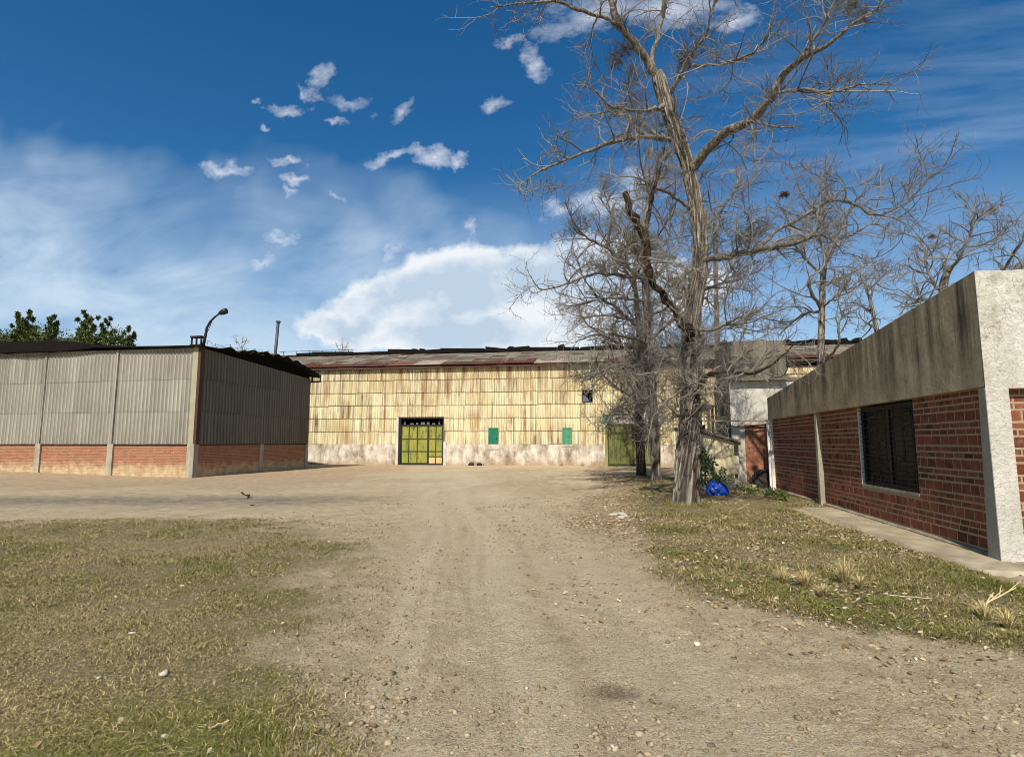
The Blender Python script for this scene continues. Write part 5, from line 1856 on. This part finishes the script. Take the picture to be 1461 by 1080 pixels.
GT = 'bare leafless trees'
BY = 15.96
big_trunk = [(977, 722, BY, .44), (979, 690, BY, .40), (981, 650, BY, .385), (984, 600, BY, .36), (987, 545, BY, .33), (986, 490, BY, .32), (990, 440, BY, .285), (997, 385, BY, .27),
             (998, 330, BY + .1, .25), (991, 280, BY + .1, .245), (978, 228, BY + .1, .25), (962, 180, BY, .26), (949, 142, BY, .27), (941, 116, BY, .25), (938, 104, BY, .17)]
bl = [
    # 0..3 top left limb with its side branch, centre limb
    [(938, 110, BY, .15), (924, 88, BY - .2, .14), (906, 62, BY - .5, .13), (890, 42, BY - .7, .115), (868, 0, BY - 1.0, .10), (858, -60, BY - 1.3, .07), (846, -130, BY - 1.5, .03)],
    [(884, 40, BY - .7, .07), (859, 25, BY - 1.0, .065), (823, 15, BY - 1.4, .055), (800, 4, BY - 1.6, .045), (761, 4, BY - 2.0, .035), (694, 12, BY - 2.5, .012)],
    [(935, 108, BY, .12), (931, 90, BY + .3, .10), (938, 50, BY + .6, .085), (950, -5, BY + .9, .07), (962, -70, BY + 1.2, .04), (970, -130, BY + 1.4, .015)],
    [(952, 140, BY + .1, .09), (963, 118, BY - .3, .085), (979, 89, BY - .6, .07), (1006, 49, BY - 1.0, .05), (1019, 0, BY - 1.3, .035), (1028, -60, BY - 1.5, .012)],
    # 4..8 big right limb and its forks
    [(988, 240, BY, .17), (1005, 218, BY - .3, .165), (1030, 194, BY - .8, .155), (1068, 171, BY - 1.4, .14), (1099, 142, BY - 1.9, .12), (1117, 107, BY - 2.2, .10), (1144, 84, BY - 2.6, .085),
     (1179, 67, BY - 3.0, .06), (1215, 36, BY - 3.4, .045), (1273, 4, BY - 3.8, .012)],
    [(1140, 86, BY - 2.6, .06), (1158, 62, BY - 2.7, .05), (1174, 38, BY - 2.9, .04), (1193, -5, BY - 3.1, .03), (1205, -60, BY - 3.2, .01)],
    [(1113, 133, BY - 2, .06), (1148, 128, BY - 2.5, .045), (1179, 133, BY - 2.8, .035), (1228, 121, BY - 3.2, .022), (1268, 121, BY - 3.5, .008)],
    [(1062, 174, BY - 1.4, .045), (1085, 176, BY - 1.9, .038), (1113, 182, BY - 2.3, .032), (1146, 180, BY - 2.7, .018)],
    [(984, 96, BY - .6, .05), (1019, 92, BY - 1.2, .045), (1052, 84, BY - 1.7, .04), (1077, 73, BY - 2, .035), (1094, 48, BY - 2.3, .025), (1104, 14, BY - 2.5, .01)],
    # 9..11 left limbs
    [(955, 200, BY, .09), (939, 196, BY - .5, .085), (899, 197, BY - 1.2, .07), (870, 205, BY - 1.6, .06), (841, 216, BY - 2.0, .05), (775, 242, BY - 2.7, .03), (739, 267, BY - 3.0, .01)],
    [(950, 198, BY, .09), (935, 193, BY + .5, .08), (920, 180, BY + .8, .07), (905, 169, BY + 1.1, .06), (872, 160, BY + 1.5, .05), (842, 165, BY + 1.9, .035), (819, 171, BY + 2.1, .015)],
    [(950, 150, BY, .08), (928, 157, BY - .6, .07), (898, 158, BY - 1.1, .055), (870, 150, BY - 1.6, .045), (850, 130, BY - 1.9, .03), (830, 122, BY - 2.2, .01)],
    # 12..14 lower right limb, long, forking
    [(1000, 374, BY, .12), (1030, 368, BY - .5, .11), (1053, 362, BY - .9, .10), (1095, 352, BY - 1.5, .085), (1137, 346, BY - 2.0, .07), (1155, 340, BY - 2.2, .05), (1182, 301, BY - 2.6, .02)],
    [(1080, 355, BY - 1.3, .07), (1098, 338, BY - 1.1, .065), (1112, 325, BY - 1.0, .06), (1139, 315, BY - .9, .055), (1171, 291, BY - .8, .05), (1198, 285, BY - .8, .045), (1225, 296, BY - .8, .04), (1252, 307, BY - .8, .035),
     (1295, 288, BY - .7, .022), (1335, 245, BY - .6, .007)],
    [(1250, 306, BY - .8, .025), (1275, 312, BY - 1.0, .018), (1308, 328, BY - 1.2, .006)],
    # 15..16 dark crooked limb to the left
    [(990, 495, BY, .15), (984, 476, BY - .4, .15), (970, 456, BY - .8, .14), (955, 434, BY - 1.1, .13), (941, 415, BY - 1.4, .125), (926, 396, BY - 1.6, .12), (922, 360, BY - 1.7, .115), (919, 333, BY - 1.8, .12),
     (906, 312, BY - 1.9, .13), (897, 296, BY - 2.0, .125), (892, 276, BY - 2.0, .09)],
    [(920, 330, BY - 1.8, .08), (926, 305, BY - 1.8, .075), (930, 280, BY - 1.7, .06), (938, 258, BY - 1.7, .05), (946, 225, BY - 1.6, .025), (950, 195, BY - 1.5, .01)],
    # 17..19 low limb to the right and its hanging end
    [(984, 580, BY, .12), (992, 562, BY - .3, .11), (1006, 541, BY - .6, .09), (1018, 533, BY - .8, .065), (1040, 529, BY - 1.0, .05), (1062, 533, BY - 1.2, .048), (1082, 530, BY - 1.4, .045), (1102, 520, BY - 1.6, .04), (1117, 507, BY - 1.7, .03), (1136, 487, BY - 1.9, .010)],
    [(1068, 533, BY - 1.2, .025), (1085, 537, BY - 1.4, .02), (1098, 546, BY - 1.5, .016), (1106, 556, BY - 1.6, .008)],
    [(1008, 541, BY - .6, .04), (990, 545, BY - 1.0, .035), (960, 565, BY - 1.4, .03), (934, 592, BY - 1.7, .02)],
    [(985, 620, BY - .2, .03), (965, 592, BY - .8, .028), (940, 565, BY - 1.2, .024), (915, 538, BY - 1.6, .012)],
    # 21..24 short limbs off the middle of the trunk
    [(985, 300, BY, .06), (960, 280, BY - .8, .05), (935, 268, BY - 1.3, .035), (905, 262, BY - 1.8, .012)],
    [(1000, 330, BY, .05), (1030, 300, BY + .8, .04), (1050, 265, BY + 1.3, .03), (1062, 225, BY + 1.8, .01)],
    [(995, 420, BY, .05), (1025, 405, BY + .9, .04), (1050, 400, BY + 1.5, .03), (1085, 385, BY + 2.0, .01)],
    [(990, 470, BY, .05), (1020, 470, BY - .9, .04), (1050, 455, BY - 1.5, .03), (1090, 440, BY - 2.0, .01)],
]
cfg = dict(d1=4.0, l1=(0.6, 2.6), d2=6.2, l2=(0.4, 1.3), d3=5.0, l3=(0.15, 0.65), d4=6, thick=0.82,
           dt=(5.0, (0.5, 1.7), 0.02, (-0.05, 0.2), 0.27, 0.9), tangle=[(7, (0.4, 1.5), (-0.2, 0.05), 0.16, 0.42)])
bt, bbase = make_tree('bare_tree', 'largest bare tree with furrowed grey trunk and wide crooked limbs on the verge', GT, (2.41, 15.96, 0), big_trunk, bl, 1, BARK,
                      {None: LIMB, 15: DARKLIMB, 16: DARKLIMB, 17: DARKLIMB}, cfg, TWIG, trunk_kw=dict(flare=0.25, ridge=0.17, seg=110, step=0.03))
for i, (px, py, Y, rad, n, sq) in enumerate(((885, 85, BY - .4, .42, 260, 1), (982, 78, BY - .6, .38, 220, 1), (940, 216, BY - .4, .32, 160, 1), (905, 345, BY - 1.6, .42, 200, 1), (1050, 335, BY - .9, .55, 260, .7),
                                             (1085, 318, BY - 1.2, .40, 160, .7), (970, 400, BY - .5, .4, 160, 1), (1222, 12, BY - 3.4, .3, 140, 1), (985, 545, BY - .5, .40, 220, .8), (910, 110, BY - .3, .35, 140, 1.2))):
    air_plant(bt, bbase, px, py, Y, rad * 0.8, int(n * 0.8), 500 + i, squash=sq)
air_plant(bt, bbase, 1119, 278, BY - 1.0, .15, 120, 555, NEST, 'nest', 0.6)

Y2 = 24.36
t2_trunk = [(936, 690, Y2, .27), (935, 660, Y2, .245), (933, 610, Y2, .235), (929, 540, Y2, .23), (925, 470, Y2, .22), (921, 400, Y2, .20), (919, 350, Y2, .16), (920, 310, Y2, .11)]
t2 = [
    [(922, 400, Y2, .12), (900, 385, Y2 - 1, .10), (866, 354, Y2 - 2, .075), (835, 338, Y2 - 2.6, .055), (815, 310, Y2 - 3, .035), (806, 288, Y2 - 3.2, .012)],
    [(920, 395, Y2, .11), (885, 394, Y2 - .8, .09), (845, 392, Y2 - 1.6, .07), (800, 408, Y2 - 2.3, .045), (770, 412, Y2 - 2.6, .03), (752, 385, Y2 - 3, .01)],
    [(925, 465, Y2, .09), (895, 455, Y2 + .8, .075), (866, 450, Y2 + 1.5, .055), (830, 452, Y2 + 2, .035), (795, 440, Y2 + 2.4, .012)],
    [(927, 540, Y2, .08), (905, 525, Y2 - .8, .065), (878, 521, Y2 - 1.5, .05), (850, 535, Y2 - 2.1, .03), (832, 545, Y2 - 2.4, .012)],
    [(928, 575, Y2, .07), (905, 575, Y2 - .8, .055), (882, 582, Y2 - 1.5, .04), (862, 600, Y2 - 2, .022), (852, 612, Y2 - 2.2, .010)],
    [(920, 340, Y2, .09), (917, 320, Y2 + .5, .07), (925, 285, Y2 + .9, .05), (940, 255, Y2 + 1.2, .02)],
    [(922, 410, Y2, .09), (945, 385, Y2 + 1, .07), (965, 350, Y2 + 1.8, .05), (975, 310, Y2 + 2.4, .015)],
    [(925, 450, Y2, .08), (950, 440, Y2 - 1, .06), (970, 425, Y2 - 1.7, .045), (1000, 420, Y2 - 2.4, .012)],
    [(921, 380, Y2, .08), (895, 345, Y2 + 1, .065), (875, 310, Y2 + 1.8, .05), (862, 275, Y2 + 2.3, .015)],
    [(928, 520, Y2, .06), (955, 510, Y2 + .8, .05), (985, 505, Y2 + 1.6, .03), (1015, 490, Y2 + 2.2, .01)],
    [(926, 490, Y2, .07), (890, 480, Y2 - 1.2, .055), (850, 478, Y2 - 2.1, .04), (815, 490, Y2 - 2.8, .012)],
    [(923, 430, Y2, .07), (880, 425, Y2 - 1.0, .055), (840, 430, Y2 - 1.9, .04), (795, 445, Y2 - 2.5, .012)],
    [(929, 560, Y2, .06), (900, 550, Y2 + .8, .045), (872, 545, Y2 + 1.5, .03), (850, 560, Y2 + 1.9, .010)],
]
cfg2 = dict(d1=4.4, l1=(0.7, 2.8), d2=6.2, l2=(0.4, 1.4), d3=4.6, l3=(0.2, 0.7), d4=5, thick=1.0,
            dt=(10.0, (0.5, 1.8), 0.022, (-0.06, 0.12), 0.16, 0.97), tangle=[(6, (0.5, 2.0), (-0.2, 0.05), 0.22, 0.7)])
o2, b2 = make_tree('bare_tree', 'slender bare tree with pale straight trunk behind the largest one', GT, (2.56, Y2, 0), t2_trunk, t2, 2, BARK, LIMB, cfg2, TWIG, trunk_kw=dict(seg=30, step=.08, flare=0.2))
for i, (px, py, Y, rad, n) in enumerate(((900, 350, Y2 - .8, .7, 220), (840, 545, Y2 - 2, .5, 160), (868, 585, Y2 - 1.6, .45, 140), (820, 330, Y2 - 2.6, .45, 140), (910, 520, Y2 - .5, .6, 180))):
    air_plant(o2, b2, px, py, Y, rad, n, 560 + i)

Y3 = 29.2
t3_trunk = [(915, 682, Y3, .31), (914, 650, Y3, .28), (912, 600, Y3, .27), (911, 560, Y3, .25), (914, 510, Y3, .22), (910, 450, Y3, .18), (904, 390, Y3, .11)]
t3 = [
    [(912, 565, Y3, .11), (890, 560, Y3 - .8, .09), (870, 545, Y3 - 1.5, .06), (848, 520, Y3 - 2, .02)],
    [(913, 520, Y3, .11), (890, 495, Y3 + .8, .09), (862, 480, Y3 + 1.5, .06), (835, 460, Y3 + 2, .02)],
    [(911, 470, Y3, .10), (880, 440, Y3 - .8, .08), (850, 420, Y3 - 1.6, .06), (825, 385, Y3 - 2.2, .02)],
    [(907, 420, Y3, .10), (890, 380, Y3 + .9, .08), (868, 350, Y3 + 1.6, .05), (850, 310, Y3 + 2.2, .015)],
    [(913, 500, Y3, .10), (945, 470, Y3 + 1, .08), (970, 450, Y3 + 1.8, .06), (1000, 440, Y3 + 2.4, .02)],
    [(906, 400, Y3, .09), (925, 360, Y3 - 1, .06), (950, 320, Y3 - 1.8, .04), (960, 290, Y3 - 2.2, .012)],
    [(912, 590, Y3, .06), (892, 592, Y3 - 1, .05), (874, 600, Y3 - 1.6, .03), (862, 612, Y3 - 2, .012)],
]
make_tree('bare_tree', 'dark trunked bare tree in front of the olive gate', GT, (2.36, Y3, 0), t3_trunk, t3, 3, BARK2, DARKLIMB, dict(cfg2, thick=1.5, d1=3.0, d2=4.0, d3=4.0), TWIGD, trunk_kw=dict(seg=30, step=.09, flare=0.2))

Y4 = 32.0
t4_trunk = [(1027, 680, Y4, .22), (1026, 600, Y4, .20), (1024, 520, Y4, .18), (1022, 440, Y4, .17), (1021, 380, Y4, .16), (1020, 330, Y4, .14), (1020, 305, Y4, .13)]
t4 = [[(1022, 440, Y4, .07), (1000, 420, Y4 - .8, .05), (985, 400, Y4 - 1.4, .03), (970, 370, Y4 - 2, .01)],
      [(1022, 400, Y4, .08), (1045, 380, Y4 + .8, .06), (1060, 350, Y4 + 1.4, .04), (1075, 310, Y4 + 2, .01)],
      [(1023, 470, Y4, .07), (1050, 465, Y4 - .8, .05), (1075, 450, Y4 - 1.4, .035), (1105, 420, Y4 - 2, .01)],
      [(1021, 340, Y4, .07), (1008, 310, Y4 + .5, .05), (995, 270, Y4 + 1, .015)],
      [(1024, 500, Y4, .06), (1060, 490, Y4 + .8, .045), (1090, 480, Y4 + 1.6, .03), (1120, 455, Y4 + 2.2, .01)]]
make_tree('bare_tree', 'thin straight tree with broken top behind the lean-to', GT, (at(1027, 680, Y4)[0], Y4, 0), t4_trunk, t4, 4, BARK, LIMB, dict(cfg2, thick=1.5, d1=3.0, d2=3.6, d3=3.6, dt=None, tangle=()), TWIG, trunk_kw=dict(seg=20, step=.1, flare=0.1))

Y5 = 29.0
t5_trunk = [(1176, 690, Y5, .24), (1172, 600, Y5, .22), (1171, 530, Y5, .20), (1172, 470, Y5, .19), (1173, 430, Y5, .18), (1174, 400, Y5, .16), (1178, 372, Y5, .13), (1184, 352, Y5, .09)]
t5 = [[(1171, 440, Y5, .10), (1163, 425, Y5 - .6, .10), (1154, 408, Y5 - 1, .09), (1155, 396, Y5 - 1.1, .07), (1172, 385, Y5 - .9, .05), (1182, 370, Y5 - .9, .03), (1196, 345, Y5 - 1, .01)],
      [(1180, 366, Y5, .10), (1187, 355, Y5, .09), (1195, 335, Y5 - .3, .075), (1207, 310, Y5 - .6, .055), (1225, 285, Y5 - 1, .035), (1245, 250, Y5 - 1.4, .012)],
      [(1178, 372, Y5, .09), (1172, 350, Y5 + .6, .075), (1168, 320, Y5 + 1, .055), (1175, 280, Y5 + 1.5, .035), (1178, 235, Y5 + 1.9, .012)],
      [(1173, 410, Y5, .08), (1200, 395, Y5 + .6, .06), (1225, 385, Y5 + 1.2, .045), (1260, 360, Y5 + 1.8, .012)],
      [(1172, 445, Y5, .08), (1150, 447, Y5 + .8, .07), (1130, 460, Y5 + 1.3, .05), (1110, 480, Y5 + 1.8, .02)],
      [(1173, 440, Y5, .07), (1190, 425, Y5 - .9, .055), (1215, 415, Y5 - 1.5, .04), (1240, 390, Y5 - 2.1, .012)],
      [(1175, 395, Y5, .07), (1150, 370, Y5 - .8, .055), (1130, 340, Y5 - 1.4, .04), (1120, 300, Y5 - 1.9, .012)],
      [(1190, 345, Y5, .06), (1215, 335, Y5 + .6, .05), (1245, 320, Y5 + 1.2, .035), (1275, 330, Y5 + 1.6, .012)],
      [(1180, 330, Y5 + .8, .05), (1160, 300, Y5 + .4, .04), (1140, 270, Y5, .03), (1130, 235, Y5 - .4, .01)],
      [(1176, 520, Y5, .09), (1192, 498, Y5 - 1, .085), (1198, 485, Y5 - 1.3, .07), (1196, 465, Y5 - 1.4, .05), (1205, 450, Y5 - 1.5, .03), (1225, 445, Y5 - 1.8, .01)]]
make_tree('bare_tree', 'upright bare tree standing close behind the far end of the brick building', GT, (at(1176, 690, Y5)[0], Y5, 0), t5_trunk, t5, 5, BARK, LIMB,
          dict(cfg2, thick=1.3, d1=4.2, d2=4.4, d3=4.4, dt=None, tangle=()), TWIG, trunk_kw=dict(seg=24, step=.1, flare=0.1))

Y6 = 30.0
t6_trunk = [(1262, 690, Y6, .18), (1258, 560, Y6, .16), (1252, 480, Y6, .14), (1246, 450, Y6, .12), (1241, 425, Y6, .10)]
t6 = [[(1241, 428, Y6, .07), (1236, 410, Y6 - .4, .055), (1228, 398, Y6 - .8, .03), (1218, 385, Y6 - 1.2, .01)],
      [(1242, 425, Y6, .07), (1248, 408, Y6 + .4, .05), (1258, 395, Y6 + .8, .03), (1262, 385, Y6 + 1, .01)],
      [(1246, 448, Y6, .06), (1225, 435, Y6 + .8, .045), (1208, 432, Y6 + 1.4, .03), (1195, 436, Y6 + 2, .01)],
      [(1250, 470, Y6, .06), (1238, 462, Y6 - .8, .045), (1230, 470, Y6 - 1.4, .02)]]
make_tree('bare_tree', 'smallest bare tree showing over the sloping parapet', GT, (at(1262, 690, Y6)[0], Y6, 0), t6_trunk, t6, 6, BARK, LIMB, dict(cfg2, thick=1.4, d1=4, d2=4, d3=3.5, dt=None, tangle=()), TWIG, trunk_kw=dict(seg=18, step=.12, flare=0.1))

Y7 = 26.0
t7_trunk = [(1345, 640, Y7, .24), (1345, 520, Y7, .22), (1346, 450, Y7, .20), (1346, 410, Y7, .19), (1350, 392, Y7, .17), (1356, 380, Y7, .14)]
t7 = [[(1352, 390, Y7, .10), (1364, 375, Y7 - .5, .085), (1376, 352, Y7 - .9, .07), (1384, 335, Y7 - 1.1, .06), (1395, 312, Y7 - 1.4, .04), (1420, 296, Y7 - 1.7, .012)],
      [(1346, 415, Y7, .10), (1334, 408, Y7 + .5, .085), (1326, 390, Y7 + .9, .07), (1321, 370, Y7 + 1.2, .06), (1316, 345, Y7 + 1.5, .05), (1300, 325, Y7 + 1.8, .012)],
      [(1376, 352, Y7 - .9, .05), (1400, 350, Y7 - 1.2, .04), (1420, 340, Y7 - 1.5, .03), (1438, 318, Y7 - 1.8, .01)],
      [(1384, 335, Y7 - 1.1, .04), (1390, 310, Y7 - .8, .03), (1395, 285, Y7 - .6, .01)],
      [(1326, 392, Y7 + .9, .05), (1305, 385, Y7 + .6, .04), (1290, 378, Y7 + .3, .025), (1283, 395, Y7 + .1, .01)],
      [(1345, 425, Y7, .06), (1320, 428, Y7 - .7, .05), (1295, 435, Y7 - 1.2, .035), (1272, 425, Y7 - 1.6, .012)],
      [(1350, 385, Y7, .07), (1347, 378, Y7 + .3, .065), (1350, 372, Y7 + .4, .05), (1360, 345, Y7 + .8, .012)]]
o7, b7 = make_tree('bare_tree', 'forked bare tree behind the tall end of the parapet', GT, (at(1345, 640, Y7)[0], Y7, 0), t7_trunk, t7, 7, BARK, LIMB, dict(cfg2, thick=1.2, d1=4.2, d2=4.2, d3=4.0, dt=None, tangle=()), TWIG, trunk_kw=dict(seg=24, step=.1, flare=0.1))
air_plant(o7, b7, 1330, 338, Y7 + 1.3, .22, 90, 590, NEST, 'nest', 0.6)

Y8 = 25.0
t8_trunk = [(1436, 620, Y8, .16), (1436, 500, Y8, .15), (1434, 420, Y8, .13), (1430, 385, Y8, .10)]
t8 = [[(1431, 388, Y8, .06), (1440, 372, Y8 - .4, .05), (1450, 358, Y8 - .8, .03), (1460, 345, Y8 - 1.1, .01)],
      [(1431, 386, Y8, .06), (1424, 375, Y8 + .4, .04), (1415, 370, Y8 + .8, .01)],
      [(1433, 400, Y8, .06), (1452, 380, Y8 + .5, .05), (1470, 365, Y8 + 1, .01)]]
make_tree('bare_tree', 'bare treetop just showing above the white corner parapet', GT, (at(1436, 620, Y8)[0], Y8, 0), t8_trunk, t8, 8, BARK, LIMB, dict(cfg2, thick=1.2, d1=4, d2=4, d3=4, dt=None, tangle=()), TWIG, trunk_kw=dict(seg=16, step=.12, flare=0.1))

# faint far treetops over the roofs
for i, (px, py, Y, lab) in enumerate(((345, 484, 75, 'faint far bare treetop above the shed side between lamp and pipe'), (488, 492, 80, 'faint far bare treetop above the warehouse ridge'))):
    top = at(px, py, Y)
    t_ = [(px, 560, Y, .2), (px, 520, Y, .15), (px, py + 8, Y, .06)]
    l_ = [[(px, py + 14, Y, .06), (px - 6, py + 4, Y, .04), (px - 9, py - 4, Y, .02)], [(px, py + 14, Y, .06), (px + 5, py + 4, Y, .04), (px + 8, py - 3, Y, .02)], [(px, py + 10, Y, .06), (px + 1, py, Y, .04), (px + 2, py - 7, Y, .02)]]
    make_tree('bare_tree', lab, GT, (top[0], Y, 0), t_, l_, 20 + i, BARK, LIMB, dict(d1=2.5, l1=(.6, 1.6), d2=2.5, l2=(.4, 1.0), d3=1.5, l3=(.2, .5), d4=1, thick=1.6), TWIG, trunk_kw=dict(seg=10, step=.4, flare=0.1))


for i, (cx, cy, rr, lab) in enumerate(((2.41, 15.96, .50, 'ring of short dry grass round the foot of the largest tree'), (2.56, 24.36, .34, 'ring of short dry grass round the foot of the slender pale tree'))):
    r = np.random.default_rng(970 + i)
    n = 700
    a = r.random(n) * 6.28
    rad = rr * (0.75 + 0.45 * r.random(n))
    b = np.stack([np.cos(a) * rad, np.sin(a) * rad, np.full(n, -0.02)], -1)
    l = 0.05 + 0.10 * r.random(n)
    dd = r.normal(size=(n, 3)) * [0.5, 0.5, 0.1] + [0, 0, 1]
    e = b + dd * l[:, None]
    sd = np.stack([-np.sin(a), np.cos(a), np.zeros(n)], -1) * 0.006
    V = np.stack([b - sd, b + sd, e + sd * 0.2, e - sd * 0.2], 1).reshape(-1, 3)
    cc = np.array([S(*q)[:3] for q in ((150, 134, 88), (118, 116, 58), (180, 160, 112), (104, 100, 54))])[r.integers(0, 4, n)] * (0.7 + 0.5 * r.random((n, 1)))
    o = raw('grass_ring', V, np.arange(4 * n).reshape(-1, 4), GRASSM, None, {'Col': np.repeat(cc, 4, 0)})
    o.location = (cx, cy, float(gz(np.array([cx]), np.array([cy]))[0]))
    tag(o, lab, 'grass', 'grass rings round the tree feet')


# conifers behind the shed
def conifer(label, Y, tops, seed):
    """upright leafy shoots rising from a common crown; tops = [(px, py, half width px)]"""
    cx = np.mean([q[0] for q in tops])
    base = np.array([at(cx, 600, Y)[0], Y, 0.0])
    t = thing('evergreen_tree', label, 'tree', tuple(base), 0, 'evergreen trees behind the shed')
    r = np.random.default_rng(seed)
    MB().tube([(0, 0, -0.2), (0.1, 0, 6), (0, 0, 12.5)], [0.35, 0.28, 0.1], 8).build('trunk', BARK2, t)
    spots = []
    for (px, py, hw) in tops:
        p = at(px, py, Y) - base
        dy = r.normal() * 1.6
        w = hw / FPX * Y
        hgt = 3.0 + r.random() * 1.2
        k = 12
        for i in range(k):
            f = i / (k - 1)
            ww = w * (0.2 + 0.9 * f) * (0.6 + 0.7 * r.random())
            spots.append((p[0] + r.normal() * w * 0.35 * f, dy + r.normal() * 0.4, p[2] - ww * 0.9 - hgt * f, ww * 0.62, ww * 0.62, ww * 1.5))
    lo = at(cx, 492, Y)[2]
    hwid = (max(q[0] for q in tops) - min(q[0] for q in tops)) / 2 / FPX * Y
    for i in range(34):
        a = r.random() * 6.28
        spots.append((math.cos(a) * hwid * r.random() ** 0.5, math.sin(a) * 2, lo + 0.9 - 3.4 * r.random(), 0.7, 0.7, 1.0))
    leafy('crown', CONIF, spots, 200, 0.20, [(74, 88, 46), (94, 104, 54), (54, 68, 36), (110, 112, 62)], seed, t, True)


conifer('broad dark evergreen, the middle one of the trees rising over the shed roof', 55, [(57, 454, 8), (68, 451, 8), (76, 456, 7), (48, 466, 7), (94, 455, 5), (38, 464, 6), (85, 470, 7), (100, 474, 4)], 41)
conifer('dark evergreen with separate upright shoots, right of the broad one over the shed roof', 57, [(114, 456, 5), (137, 449, 5), (130, 460, 6), (150, 452, 5), (161, 458, 6), (120, 468, 6), (142, 466, 8), (170, 474, 5), (180, 466, 4)], 42)
conifer('low dark evergreen at the left end of the trees over the shed roof', 58, [(22, 466, 6), (30, 470, 5), (5, 478, 6), (12, 482, 5), (-8, 476, 7)], 43)
